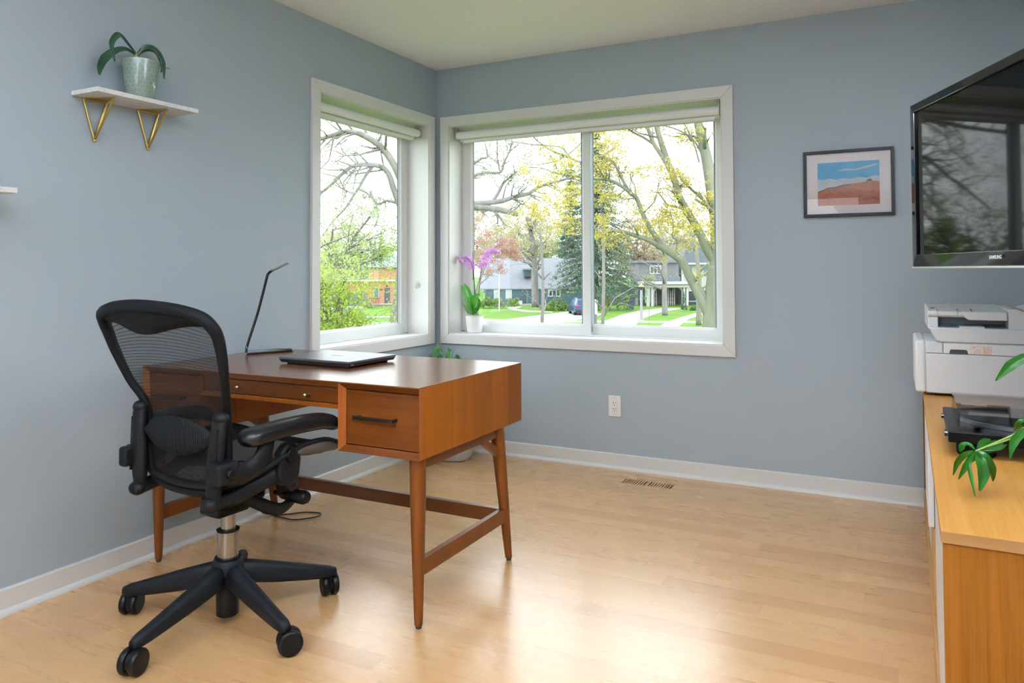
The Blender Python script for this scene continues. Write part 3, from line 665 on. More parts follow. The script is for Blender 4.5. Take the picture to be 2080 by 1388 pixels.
def leaf_strip(path, widths, up=(0,0,1), fold=.25, n=4):     # leaf blade along a path, V-folded
    P = smooth_path(path, 5); m = len(P); W_ = lerp_list(widths, m); rows_ = []
    u = Vector(up)
    for i in range(m):
        t = (P[min(i+1, m-1)]-P[max(i-1, 0)]).normalized(); s = t.cross(u)
        if s.length < 1e-4: s = t.orthogonal()
        s.normalize(); nn = s.cross(t)
        rows_.append([P[i] + s*(W_[i]*k/n) + nn*(abs(k/n)*W_[i]*fold) for k in range(-n, n+1)])
    return rows_
leaf_dark = M('leaf_dark_green', (.012,.060,.030), .3, var=.3, vscale=20, trans=.12)
ceram = NT('sage_hex_ceramic')
def hexpot():
    t = ceram; t.b.inputs['Roughness'].default_value = .14; t.b.inputs['Coat Weight'].default_value = .4
    tc = t.node('ShaderNodeTexCoord'); sx = t.node('ShaderNodeSeparateXYZ'); t.l.new(tc.outputs['Object'], sx.inputs[0])
    an = t.math('MULTIPLY', t.math('ARCTAN2', sx.outputs[1], sx.outputs[0]), 3.0239); zz = t.math('MULTIPLY', sx.outputs[2], 56)
    # hexagon lattice distance
    def cell(ox, oz):
        a = t.math('SUBTRACT', t.math('FRACT', t.math('ADD', t.math('DIVIDE', an, 1.0), ox)), .5)
        c = t.math('SUBTRACT', t.math('FRACT', t.math('ADD', t.math('DIVIDE', zz, 1.732), oz)), .5)
        a = t.math('ABSOLUTE', a); c = t.math('ABSOLUTE', t.math('MULTIPLY', c, 1.732))
        return t.math('MAXIMUM', a, t.math('ADD', t.math('MULTIPLY', a, .5), t.math('MULTIPLY', c, .866)))
    d = t.math('MINIMUM', cell(0, 0), cell(.5, .5))
    k = t.math('GREATER_THAN', d, .455)
    t.set(t.b.inputs['Base Color'], t.mix(t.math('MULTIPLY', k, .3), t.ramp(t.noise(tc.outputs['Object'], 25, 4), [(.3, (.165,.225,.178)), (.7, (.215,.28,.23))]), (.48,.55,.48)))
    t.bump(k, .35, .0015)
hexpot()
pc = Vector((.075, -2.150, SZ+.016))
e = thing('potted_orchid', 'leafy orchid without flowers in a sage green honeycomb pot on the marble shelf', 'plant', pc)
hp = .150
B().lathe([(.044,0), (.047,.002), (.056,.06), (.0665,hp-.004), (.0665,hp), (.0625,hp), (.060,hp-.02)], 48).obj('pot', ceram.m, e, smooth=True, angle=50)
B().lathe([(.0005,hp-.022), (.0615,hp-.022)], 24, caps=False).obj('soil', M('bark_soil', (.07,.045,.025), .9, var=.5, vscale=60), e)
def lpth(pts, xs): return [on(px_, py_, 0, x)-pc for (px_, py_), x in zip(pts, xs)]
for pts, xs, ws in (
    ([(278,112),(262,92),(247,74),(237,72),(226,90),(233,125)], [.075,.09,.105,.12,.13,.135], [.006,.010,.013,.015,.013,.004]),
    ([(277,113),(255,100),(232,104),(213,118),(203,136),(202,152)], [.075,.06,.05,.045,.05,.055], [.006,.012,.016,.020,.016,.004]),
    ([(278,112),(290,98),(305,95),(320,105),(331,128),(333,160)], [.075,.085,.10,.11,.115,.12], [.005,.009,.012,.013,.013,.003]),
    ([(279,113),(292,103),(308,102),(320,112),(329,135),(327,147)], [.07,.06,.055,.05,.05,.05], [.005,.009,.012,.012,.010,.003])):
    B().grid(leaf_strip(lpth(pts, xs), [w*.74 for w in ws], (1,0,.4), .2)).obj('leaf', leaf_dark, e, smooth='all', thick=.0018)
B().tube(lpth([(277,128),(277,118),(276,108)], [.075]*3), [.009,.008,.005], 8).obj('stem', M('orchid_stem', (.30,.24,.08), .5), e, smooth=True)
B().tube(lpth([(300,124),(310,134),(322,136),(345,139)], [.075,.09,.10,.10]), .0016, 6).obj('aerial_root', M('root_brown', (.10,.085,.065), .7), e)

# ------------------------------------------------------------------ floor plant in the corner
e = thing('floor_plant', 'broad-leaved green plant in a pale speckled pot behind the desk in the corner', 'plant', (.262, -.205, 0))
B().lathe([(.075,0), (.10,.004), (.128,.06), (.136,.14), (.136,.24), (.130,.245), (.122,.235), (.120,.2)], 40).obj('pot', M('speckled_stone', (.46,.46,.47), .7, var=.25, vscale=120), e, smooth=True, angle=50)
B().lathe([(.0005,.205), (.121,.205)], 24, caps=False).obj('soil', M('bark_soil', (.07,.045,.025), .9), e)
leaf_mid = M('leaf_mid_green', (.045,.20,.035), .32, var=.45, vscale=14, trans=.2)
sp = B(); lf = B()
tips = [(872,723,-.27),(884,709,-.25),(899,716,-.29),(909,716,-.31),(920,714,-.20),(933,729,-.25),(918,722,-.33),(887,728,-.31),(880,716,-.30),(893,722,-.18),(905,727,-.26),(888,703,-.22),(913,708,-.16),(925,727,-.28),(930,722,-.12),(901,735,-.30),(917,738,-.22),(875,731,-.24),(936,733,-.14),(895,712,-.12)]
base_ = Vector(e.location)
for i, (x, y, yp) in enumerate(tips):
    tp = on(x, y, 1, yp) - base_; tp.x = max(tp.x, -.19); rt = Vector((.03*math.cos(i*2.4), .03*math.sin(i*2.4), .2))
    md_ = rt.lerp(tp, .84) + Vector((tp.x*.12, tp.y*.12, .03)); sp.tube(smooth_path([rt, rt.lerp(md_, .5)+Vector((0,0,.04)), md_], 4), .004, 6)
    lf.grid(leaf_strip([md_, md_.lerp(tp, .35)+Vector((0,0,.012)), md_.lerp(tp, .7)+Vector((0,0,.010)), tp], [.004,.014,.015,.002], (math.cos(i*1.7), math.sin(i*1.7), .5), .25))
    for k in range(3):
        q = rt.lerp(md_, .35+.2*k); a = i*2.1+k*2.4; o_ = Vector((math.cos(a)*.075, math.sin(a)*.06, .055))
        o_.x = max(o_.x, -.20-q.x); o_.y = min(o_.y, .16-q.y)
        lf.grid(leaf_strip([q, q+o_*.4, q+o_*.8, q+o_*1.15-Vector((0,0,.01))], [.004,.015,.015,.002], (0,0,1), .2))
sp.obj('stems', M('plant_stem', (.07,.17,.04), .5), e, smooth=True)
lf.obj('foliage', leaf_mid, e, smooth='all')

# ------------------------------------------------------------------ orchid on the window sill
OB = Vector((.233, .085, .7224))
e = thing('flowering_orchid', 'pink flowering orchid in a ribbed white pot on the window sill', 'plant', OB)
pr = [(.041,0), (.0435,.002)]
for i in range(29): z = .006+i*.0033; pr.append((.0445+.0125*(z/.102)**.8 + (.0007 if i % 2 else 0), z))
B().lathe(pr+[(.0575,.1025), (.0567,.104), (.0535,.104), (.052,.09)], 44).obj('pot', M('white_ceramic', (.80,.80,.80), .35), e, smooth=True, angle=60)
B().lathe([(.0005,.094), (.0525,.094)], 20, caps=False).obj('soil', M('bark_soil', (.07,.045,.025), .9), e)
leaf_b = M('leaf_bright_green', (.075,.36,.025), .28, var=.35, vscale=18, trans=.3); leaf_p = M('leaf_pale_green', (.22,.42,.18), .3, var=.2, vscale=18, trans=.25)
def oq(x, y, yy): return on(x, y, 1, yy) - OB
for pts, yy, ws, m_, up in (
    ([(957,640),(952,620),(943,596),(938,579)], (.085,.08,.07,.06), [.006,.014,.019,.006], leaf_p, (.3,-1,.2)),
    ([(958,638),(956,612),(950,592),(943,577)], (.09,.10,.105,.10), [.005,.016,.020,.004], leaf_b, (.9,-.5,.2)),
    ([(961,640),(962,622),(966,605),(975,598)], (.08,.06,.045,.04), [.008,.020,.024,.005], leaf_b, (-.1,-1,.1)),
    ([(961,640),(957,625),(954,610),(956,600)], (.08,.065,.055,.05), [.007,.016,.018,.004], leaf_b, (-.6,-1,.1)),
    ([(952,638),(947,628),(943,620),(941,614)], (.08,.06,.05,.045), [.004,.008,.008,.003], leaf_p, (.2,-1,.3)),
    ([(965,638),(970,628),(974,616),(972,606)], (.09,.10,.10,.10), [.006,.011,.011,.003], leaf_b, (.2,-1,.1))):
    B().grid(leaf_strip([oq(x, y, q) for (x, y), q in zip(pts, yy)], ws, up, .3)).obj('leaf', m_, e, smooth='all', thick=.0016)
stm = M('orchid_spike', (.025,.035,.022), .45)
for pts in ([(965,637),(964.5,600),(962,560),(960,511)], [(964,636),(965,593),(961,560),(961,552)], ):
    B().tube(smooth_path([oq(x, y, .085) for x, y in pts], 4), .0017, 6).obj('stake', stm, e)
for pts, yy in (([(965,636),(966,595),(975,565),(978,545),(985,522),(1000,513),(1013,516)], .095), ([(964,636),(972,600),(976,560),(981,542)], .09), ([(965,637),(965,590),(961,552),(956,532),(945,524),(930,528)], .075)):
    B().tube(smooth_path([oq(x, y, yy) for x, y in pts], 4), .0015, 6).obj('flower_spike', stm, e)
for x, y in ((961,566.5), (975,567)):
    q = oq(x, y, .085); B().cyl(q-Vector((.005,0,0)), q+Vector((.005,0,0)), .0025, n=8).obj('clip', stm, e)
pet = NT('orchid_petal'); pv = pet.coord('Object')
pet.set(pet.b.inputs['Base Color'], pet.ramp(pet.noise(pv, 35, 3), [(.3, (.62,.25,.72)), (.7, (.80,.50,.86))])); pet.b.inputs['Roughness'].default_value = .5
td = pet.node('ShaderNodeBsdfTranslucent'); td.inputs[0].default_value = (.8,.5,.85,1); ms = pet.node('ShaderNodeMixShader'); ms.inputs[0].default_value = .35
pet.l.new(pet.b.outputs[0], ms.inputs[1]); pet.l.new(td.outputs[0], ms.inputs[2]); pet.l.new(ms.outputs[0], pet.out.inputs[0])
lipm = M('orchid_lip', (.72,.26,.18), .5)
def flower(c, nrm, r, roll, base=None):
    nrm = Vector(nrm).normalized(); u = nrm.cross(Vector((0,0,1))).normalized(); v = u.cross(nrm)
    b = B()
    for k, (ang_, ln, wd) in enumerate(((90,1,.36), (205,1,.36), (335,1,.36), (20,1.05,.60), (160,1.05,.60))):
        a = R(ang_+roll); d = u*math.cos(a)+v*math.sin(a); s = nrm.cross(d)
        rw = []
        for t, w in ((.05,.12), (.3,.75), (.6,1), (.85,.75), (1,.15)):
            rw.append([c + d*(r*ln*t) + s*(r*wd*w*q) + nrm*(r*(.10*t - .12*q*q - .25*t*t) + .0006*k) for q in (-1,-.5,0,.5,1)])
        b.grid(rw)
    f_ = b.obj('flower', pet.m, e, smooth='all')
    B().ball(c+nrm*.004-v*.002, (.0042,.0042,.0055), 8, 6).ball(c+nrm*.006+v*.003, .003, 8, 6).obj('lip', lipm, f_, smooth=True)
tocam = Vector((.5, -.85, .05))
for x, y, yy, r, n_, rl in ((978,541,.08,.020,(.5,-.8,-.1),10),(986,535,.09,.019,(.7,-.7,0),-20),(983,525,.085,.020,(.4,-.9,.1),5),(991,522,.08,.019,(.6,-.8,.1),25),(993,512,.09,.021,(.4,-.8,.3),0),(1001,511,.085,.020,(.7,-.7,.2),-15),(1008,513,.095,.018,(.9,-.4,.1),10),(1014,513,.09,.015,(1,-.2,.2),30),
    (932,524,.07,.017,(-.6,-.7,.1),10),(936,531,.075,.016,(-.2,-.9,-.3),-15),(950,526,.08,.018,(-.3,.7,.2),0),(953,537,.075,.020,(-.2,.9,-.1),20),(962,533,.09,.019,(.5,.8,.1),-10),(959,544,.085,.018,(.1,.9,-.3),15)):
    flower(oq(x, y, yy), n_, r*1.35, rl)

# ------------------------------------------------------------------ cord under the desk
crd = M('cord_black', (.010,.010,.010), .45)
q = [on(x, y, 2, .004) for x, y in ((549,1045),(570,1046),(592,1044),(620,1041),(650,1043),(646,1049),(620,1054),(595,1056),(575,1052),(556,1046))]
path = [on(531, 838, 0, .014), on(530, 850, 0, .014), on(527, 866, 0, .014), on(524, 900, 0, .014), on(521, 960, 0, .016), on(522, 1018, 0, .034), on(531, 1040, 0, .036)] + q
tag(B().tube(smooth_path(path, 6), .0028, 8).obj('power_cord', crd, smooth=True), 'thin black cord hanging under the desk and looped on the floor', 'cord')

# ------------------------------------------------------------------ framed picture
fx0, fx1, fz0, fz1 = 2.221, 2.633, 1.3785, 1.710
e = thing('framed_picture', 'black-framed desert photo hanging on the far wall', 'picture', ((fx0+fx1)/2, -.0005, (fz0+fz1)/2))
hw_, hh = (fx1-fx0)/2, (fz1-fz0)/2; b = B(); fw = .015
out = [(-hw_,-hh), (hw_,-hh), (hw_,hh), (-hw_,hh)]; inn = [(-hw_+fw,-hh+fw), (hw_-fw,-hh+fw), (hw_-fw,hh-fw), (-hw_+fw,hh-fw)]
for i in range(4):
    j = (i+1) % 4; b.prism([out[i], out[j], inn[j], inn[i]], -.024, 0, lambda u, v, d: (u, d, v))
b.obj('frame', M('frame_black', (.006,.008,.011), .4, spec=.15), e, bevel=.001)
B().box((-hw_+fw,-.010,-hh+fw), (hw_-fw,-.004,hh-fw)).obj('mat', M('mat_board', (.72,.66,.68), .8), e)
px0_, px1_, pz0, pz1 = 2.287-(fx0+fx1)/2, 2.568-(fx0+fx1)/2, 1.4355-(fz0+fz1)/2, 1.650-(fz0+fz1)/2
pw, ph = px1_-px0_, pz1-pz0; Y = -.0104
def pp(u, v, k=0): return (px0_+pw*u, Y-.00015*k, pz0+ph*v)
b = B()
def poly(pts, mi, k):
    b.cur = mi; b.add([pp(u, v, k) for u, v in pts], [tuple(range(len(pts)))])
poly([(0,0),(1,0),(1,1),(0,1)], 0, 0)
poly([(0,.30),(.5,.40),(1,.45),(1,.64),(.93,.655),(.8,.61),(.66,.635),(.55,.60),(.42,.625),(.3,.60),(.2,.63),(.1,.60),(0,.625)], 1, 1)
poly([(.30,.80),(.45,.84),(.62,.83),(.80,.88),(.97,.93),(.97,.90),(.82,.84),(.62,.79),(.45,.80)], 1, 1)
poly([(0,0),(1,0),(1,.52),(.9,.53),(.86,.525),(.60,.49),(.42,.475),(.30,.43),(.17,.42),(.08,.37),(0,.33)], 2, 2)
poly([(0,.33),(.08,.37),(.17,.42),(.30,.43),(.42,.475),(.55,.485),(.5,.45),(.36,.43),(.28,.39),(.15,.37),(.06,.32),(0,.30)], 3, 3)
poly([(.78,.525),(.80,.55),(.815,.575),(.87,.58),(.88,.55),(.90,.53)], 3, 3)
poly([(.85,.14),(.90,.13),(1,.10),(1,.115),(.9,.15)], 3, 3); poly([(.55,.05),(.62,.02),(.66,.0),(.63,.0)], 3, 3)
def pm(n, a, c, sc, st=(1,1,1)):
    t = NT(n); t.set(t.b.inputs['Base Color'], t.ramp(t.noise(t.coord('Object', st), sc, 5, .65, .8), [(.3, a), (.7, c)])); t.b.inputs['Roughness'].default_value = .6; return t.m
b.obj('print', [pm('print_sky', (.022,.225,.47), (.06,.32,.54), 9), pm('print_cloud', (.36,.43,.50), (.50,.53,.57), 14), pm('print_desert', (.20,.040,.014), (.38,.110,.045), 26, (1,1,3)), pm('print_ridge', (.07,.02,.02), (.20,.05,.03), 40)], e)
B().box((-hw_+fw-.001,-.0165,-hh+fw-.001), (hw_-fw+.001,-.0150,hh-fw+.001)).obj('glass', glassy('picture_glass', (1,1,1), 1.32), e)
# ================================================================== TELEVISION
dn = Vector((.3640, -.9314, 0)).normalized(); TF = Vector((2.677, -.848, 0)); TW, TZ0, TZ1 = 1.17, 1.125, 1.736
out_n = Vector((-dn.y*-1, 0, 0))
nrm = Vector((dn.y, -dn.x, 0))                            # towards the room
# local frame: +x along the screen (far edge to near edge), +y away from the room, z up
ang = math.atan2(dn.y, dn.x)
tc_ = TF + dn*TW/2
tv = thing('wall_tv', 'large black flat-screen television on a wall arm above the sideboard', 'television', (tc_.x, tc_.y, TZ0), ang)
# with x along dn, local +y = dn rotated +90 deg
yl = Vector((-math.sin(ang), math.cos(ang), 0)); sgn = 1 if yl.x > 0 else -1        # +y must point to the wall (+x world)
hw_, TH_ = TW/2, TZ1-TZ0
glossblk = M('tv_gloss_black', (.003,.0035,.0045), .07, spec=.22); scrm = M('tv_screen', (.0025,.0025,.003), .035, spec=.10)
b = B(); d0, d1 = 0, .05
out = [(-hw_,0), (hw_,0), (hw_,TH_), (-hw_,TH_)]; inn = [(-hw_+.056,.047), (hw_-.056,.047), (hw_-.056,TH_-.036), (-hw_+.056,TH_-.036)]
for i in range(4):
    j = (i+1) % 4
    b.rings([[(out[i][0], sgn*.012, out[i][1]), (out[j][0], sgn*.012, out[j][1]), (inn[j][0], 0, inn[j][1]), (inn[i][0], 0, inn[i][1])],
             [(out[i][0], sgn*d1, out[i][1]), (out[j][0], sgn*d1, out[j][1]), (inn[j][0], sgn*d1, inn[j][1]), (inn[i][0], sgn*d1, inn[i][1])]])
b.obj('bezel', glossblk, tv, bevel=.003)
B().box((inn[0][0]-.002, min(sgn*.009, sgn*.013), inn[0][1]-.002), (inn[2][0]+.002, max(sgn*.009, sgn*.013), inn[2][1]+.002)).obj('screen', scrm, tv)
B().box((-hw_+.03, min(sgn*.048, sgn*.075), .04), (hw_-.03, max(sgn*.048, sgn*.075), TH_-.04)).obj('back_cover', M('tv_back', (.012,.012,.012), .6), tv, bevel=.012)
st = B().box((-hw_+.004, min(sgn*.006, sgn*.016), -.005), (hw_-.004, max(sgn*.006, sgn*.016), .002)); st.obj('clear_edge_strip', M('tv_edge', (.45,.47,.46), .2, .3), tv, bevel=.001)
# raised maker's name
lx = .600-hw_
mt = Matrix(((1,0,0,lx), (0,0,1,-.0007*sgn), (0,1,0,.0275), (0,0,0,1)))
if sgn < 0: mt = Matrix(((-1,0,0,lx), (0,0,1,.0007), (0,1,0,.0275), (0,0,0,1)))
mt = Matrix(((1,0,0,lx), (0,0,-1,-.0010), (0,1,0,.0275), (0,0,0,1)))
text_mesh('SAMSUNG', 'maker_name', M('logo_silver', (.70,.72,.70), .35), tv, .0150, mt, .0003, True)
ar = B(); yw = (W - tc_.x)                                  # arm back to the right wall
pl_ = Vector((0, sgn*.074, .30)); loc_w = Vector((W-.02, tc_.y-.10, TZ0+.30))
inv = Matrix.LocRotScale(tv.location, tv.rotation_euler.to_quaternion(), None).inverted(); wl = inv @ loc_w
ar.tube([pl_, (pl_+wl)/2+Vector((.03,0,0)), wl], .018, 10); ar.box((-.10, min(sgn*.072, sgn*.086), .20), (.10, max(sgn*.072, sgn*.086), .40))
ar.obj('wall_arm', M('mount_black', (.015,.015,.015), .5), tv)

# ================================================================== SIDEBOARD
SA = -.0134; SO = Vector((2.7275, -.055, 0))
side = thing('sideboard', 'long oak sideboard with white fronts along the right wall', 'sideboard', SO, SA)
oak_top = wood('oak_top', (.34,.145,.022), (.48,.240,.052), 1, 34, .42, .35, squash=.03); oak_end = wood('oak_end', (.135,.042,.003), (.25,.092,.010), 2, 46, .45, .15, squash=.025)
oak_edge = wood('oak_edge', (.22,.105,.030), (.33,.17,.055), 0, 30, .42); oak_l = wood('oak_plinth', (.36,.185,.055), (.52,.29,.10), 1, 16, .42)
wfront = M('white_lacquer', (.70,.70,.71), .3)
SL, SD, SH_ = 2.415, .475, .650                              # length (towards -y), depth (+x), height
B().box((-.002, -SL, SH_-.021), (SD, 0, SH_)).obj('top_panel', oak_top, side, bevel=.0008)
B().box((-.0021, -SL-.0008, SH_-.0205), (SD, -SL+.0002, SH_-.0005)).obj('top_edge', oak_edge, side)
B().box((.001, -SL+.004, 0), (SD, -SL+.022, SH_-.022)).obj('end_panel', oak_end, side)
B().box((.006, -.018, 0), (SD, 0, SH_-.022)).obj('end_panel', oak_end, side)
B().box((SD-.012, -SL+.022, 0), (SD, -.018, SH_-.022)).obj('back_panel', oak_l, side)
B().box((.004, -SL+.022, 0), (SD-.012, -.018, .10)).obj('plinth', oak_l, side, bevel=.001)
B().box((.02, -1.475, .10), (SD-.012, -1.455, SH_-.022)).obj('divider', oak_l, side)
B().prism([(.0015, -SL+.0225), (.0195, -SL+.0225), (.0305, -1.462), (.0125, -1.462)], .104, SH_-.0225, lambda u, v, d: (u, v, d)).obj('door', wfront, side, bevel=.001)
B().box((-.004, -1.452, .362), (.0115, -1.095, SH_-.0225)).obj('drawer', wfront, side, bevel=.0015)
B().box((.009, -1.452, .104), (.024, -1.095, .358)).obj('lower_front', oak_l, side, bevel=.001)
for y0, y1 in ((-1.09, -.555), (-.551, -.021)): B().box((.012, y0, .104), (.028, y1, SH_-.0225)).obj('door', wfront, side, bevel=.001)

# ================================================================== PRINTER
pw_ = M('printer_white', (.66,.68,.70), .38); pg = M('printer_light', (.74,.75,.76), .35); pdk = M('printer_recess', (.012,.018,.022), .5); pgr = M('printer_grey', (.11,.135,.15), .45)
PX0, PX1, PYF, PYB = 2.690, 3.102, -.872, -.475
pr_ = thing('printer', 'white multifunction printer at the far end of the sideboard', 'printer', ((PX0+PX1)/2, (PYF+PYB)/2, SH_))
w2, d2 = (PX1-PX0)/2, (PYB-PYF)/2
def rr(x0, x1, y0, y1, z0, z1, m, name, par=pr_, bev=.008, seg=3): return B().box((x0, y0, z0), (x1, y1, z1)).obj(name, m, par, bevel=bev, seg=seg, smooth=True)
rr(-w2+.030, w2-.030, -d2+.012, d2, .008, .200, pw_, 'body')
rr(-w2, -w2+.0335, -d2+.004, d2-.01, .010, .204, pg, 'left_cover', bev=.010)
rr(w2-.0335, w2, -d2+.004, d2-.01, .010, .204, pg, 'right_cover', bev=.010)
rr(-w2+.035, w2-.035, -d2, -d2+.03, .012, .156, pw_, 'front_cover', bev=.003)
tr_ = rr(-w2+.092, w2-.035, -d2-.0005, -d2+.03, .158, .195, pg, 'tray_door', bev=.002)
rr(-w2+.035, -w2+.090, -d2, -d2+.03, .158, .197, pw_, 'corner_cover', bev=.003)
B().prism([(-w2+.110,.1585), (-w2+.170,.1585), (-w2+.167,.171), (-w2+.163,.174), (-w2+.117,.174), (-w2+.113,.171)], -d2-.0012, -d2+.01, lambda u, v, d: (u, d, v)).obj('handle_recess_shade', pdk, tr_)  # dark plate paints the shade of the handle hollow
# instruction sticker: white field, orange box, little marks
sx0, sx1, sz0, sz1 = -w2+.178, -w2+.242, .161, .188; ys = -d2-.0008
stb = B(); 
def q4(x0, x1, z0, z1, k, mi): stb.cur = mi; stb.add([(x0, ys-.0001*k, z0), (x1, ys-.0001*k, z0), (x1, ys-.0001*k, z1), (x0, ys-.0001*k, z1)], [(0,1,2,3)])
q4(sx0, sx1, sz0, sz1, 0, 1); q4(sx0+.001, sx0+.0400, sz0+.001, sz1-.001, 1, 0); q4(sx0+.042, sx1-.0012, sz0+.0145, sz1-.0016, 1, 0); q4(sx0+.042, sx1-.0012, sz0+.0022, sz0+.0125, 1, 0)
stb.cur = 2; stb.add([(sx0+.0035, ys-.0003, sz1-.011), (sx0+.0055, ys-.0003, sz1-.0105), (sx0+.0105, ys-.0003, sz1-.0055), (sx0+.0118, ys-.0003, sz1-.0068), (sx0+.0125, ys-.0003, sz1-.0025), (sx0+.0080, ys-.0003, sz1-.0030), (sx0+.0092, ys-.0003, sz1-.0042)], [tuple(range(7))])
for k, (u, v, w, h_) in enumerate(((.008,.004,.026,.0016), (.010,.008,.022,.0014), (.012,.012,.02,.0014), (.015,.016,.014,.0012), (.030,.010,.0016,.008))): q4(sx0+u, sx0+u+w, sz0+v, sz0+v+h_, 2, 3)
for x_ in (.0445, .0495, .0545):
    for z_ in (.0048, .0170): q4(sx0+x_, sx0+x_+.0032, sz0+z_, sz0+z_+.0045, 2, 4)
stb.obj('instruction_sticker', [M('sticker_white', (.78,.74,.72), .5), M('sticker_orange', (.80,.22,.05), .5), M('sticker_red', (.50,.03,.05), .5), M('sticker_line', (.55,.45,.50), .6), M('sticker_mark', (.30,.34,.45), .6)], tr_)
# output deck and scanner above
dk_ = B().prism([(-w2+.048,.252), (-w2+.068,.204), (-w2+.082,.199), (w2-.02,.199), (w2-.005,.205), (w2-.005,.252)], -d2+.004, d2-.02, lambda u, v, d: (u, d, v)).obj('output_deck', pw_, pr_, bevel=.005, seg=3, smooth=True)
rr(-w2+.074, w2-.010, -d2+.10, d2-.016, .245, .288, pgr, 'paper_exit', bev=.002)
rr(-w2+.045, -w2+.078, -d2+.03, d2-.012, .245, .290, pw_, 'scanner_pillar', bev=.004)
B().prism([(w2-.115,.245), (w2-.005,.245), (w2-.005,.270), (w2-.03,.300), (w2-.085,.322), (w2-.115,.322)], -d2+.02, d2-.012, lambda u, v, d: (u, d, v)).obj('control_panel', pw_, pr_, bevel=.004, smooth=True)
rr(-w2+.082, w2-.120, -d2+.09, -d2+.15, .2525, .262, pdk, 'exit_rollers', bev=.001)
rr(-w2+.145, -w2+.225, -d2+.010, -d2+.09, .250, .2575, pg, 'paper_stop', bev=.003)
lid = B().prism([(-d2+.035,.289), (-d2+.02,.296), (-d2+.02,.310), (-d2+.03,.3135), (d2-.05,.325), (d2-.012,.325), (d2-.012,.289)], -w2+.045, w2-.115, lambda u, v, d: (d, u, v)).obj('scanner_lid', pw_, pr_, bevel=.004, seg=3, smooth=True)
B().prism([(-w2+.165,.288), (-w2+.175,.281), (w2-.118,.281), (w2-.118,.312), (-w2+.150,.312)], -d2+.012, -d2+.06, lambda u, v, d: (u, d, v)).obj('lid_grip', pg, lid, bevel=.004, seg=3, smooth=True)
ln = B()
for x_ in (-w2+.075, -w2+.14, -w2+.185): ln.box((x_-.0006, -d2+.0185, .299), (x_+.0006, -d2+.10, .3190))
ln.obj('lid_seams', pgr, lid)
B().box((-w2+.056, -d2+.10, .3165), (-w2+.070, -d2+.125, .3215)).obj('lid_mark', pgr, lid)
B().prism([(w2-.045,.300), (w2+.03,.335), (w2+.03,.345), (w2-.06,.318)], -d2+.06, d2-.05, lambda u, v, d: (u, d, v)).obj('document_tray', pw_, pr_, bevel=.004, smooth=True)
ft = B()
for x_ in (-w2+.06, w2-.06):
    for y_ in (-d2+.05, d2-.05): ft.cyl((x_, y_, 0), (x_, y_, .012), .012, n=12)
ft.obj('foot', pdk, pr_)

# ================================================================== TURNTABLE
tt = thing('turntable', 'black record player with a clear lid in front of the printer on the sideboard', 'record player', (2.925, -1.680, SH_), R(-1))
tb = M('turntable_black', (.0022,.0022,.0024), .3, spec=.08); ttg = M('platter_grey', (.30,.31,.32), .3, .9); vin = M('slip_mat', (.006,.006,.006), .7, spec=.2)
TX, TY, TZ_ = .182, .185, .064
B().box((-TX, -TY, .036), (TX, TY, TZ_)).obj('plinth', tb, tt, bevel=.003, seg=2)
for x_ in (-TX+.062, TX-.062):
    for y_ in (-TY+.055, TY-.055): B().lathe([(.040,0), (.043,.004), (.043,.028), (.036,.037)], 28, (x_, y_, 0)).obj('foot', M('foot_rubber', (.003,.003,.003), .8, spec=.05), tt, smooth=True)
for y_, r_ in ((-TY+.030,.007), (-TY+.048,.006), (TY-.09,.006)): B().cyl((-TX+.001, y_, .052), (-TX-.007, y_, .052), r_, n=14).obj('side_button', M('button_black', (.006,.006,.006), .15), tt, smooth=True)
pl = B().lathe([(.135,TZ_), (.148,TZ_+.001), (.148,TZ_+.010), (.144,TZ_+.012), (.0005,TZ_+.012)], 48, (-.008, .012, 0)).obj('platter', ttg, tt, smooth=True)
B().lathe([(.141,TZ_+.0118), (.141,TZ_+.0140), (.0005,TZ_+.0140)], 48, (-.008, .012, 0)).obj('slip_mat', vin, pl, smooth=True)
B().cyl((-.008,.012,TZ_+.014), (-.008,.012,TZ_+.022), .003, n=10).obj('spindle', ttg, pl)
an_ = B().cyl((.150,.125,TZ_), (.150,.125,TZ_+.018), .018, n=20).obj('tonearm_base', tb, tt, smooth=True)
B().tube([(.150,.150,TZ_+.022), (.150,.120,TZ_+.022), (.148,-.06,TZ_+.018), (.138,-.115,TZ_+.014)], .0042, 8).obj('tonearm', M('tonearm_silver', (.55,.56,.57), .25, .9), an_, smooth=True)
B().box((.131,-.135,TZ_+.008), (.145,-.110,TZ_+.017)).obj('headshell', tb, an_, bevel=.001)
B().box((.140,-.045,TZ_), (.152,-.030,TZ_+.022)).obj('arm_rest', tb, an_, bevel=.001)
B().cyl((-.118,-TY+.035,TZ_), (-.118,-TY+.035,TZ_+.008), .007, n=14).obj('start_knob', tb, tt, smooth=True)
B().box((-.012,-TY+.050,TZ_+.001), (.008,-TY+.060,TZ_+.010)).obj('speed_tab', M('tab_pink', (.62,.42,.38), .5), tt, bevel=.001)
lidm = glassy('smoked_lid', (.93,.93,.95), 1.55, .01)
def shell(o): return [[(-TX+.022+o, -TY+.006+o, TZ_+.0005), (TX-.004-o, -TY+.006+o, TZ_+.0005), (TX-.004-o, TY-.006-o, TZ_+.0005), (-TX+.022+o, TY-.006-o, TZ_+.0005)],
                      [(-TX+.025+o, -TY+.012+o, .107-o), (TX-.008-o, -TY+.012+o, .107-o), (TX-.008-o, TY-.010-o, .110-o), (-TX+.025+o, TY-.010-o, .110-o)]]
lb = B(); A, Bq = shell(0), shell(.0025)
lb.rings(A, False, False); lb.f.append(tuple(len(lb.v)-4+k for k in range(4))); lb.mi.append(0)
o = len(lb.v); lb.rings(Bq, False, False); lb.f.append(tuple(len(lb.v)-4+k for k in range(4))[::-1]); lb.mi.append(0)
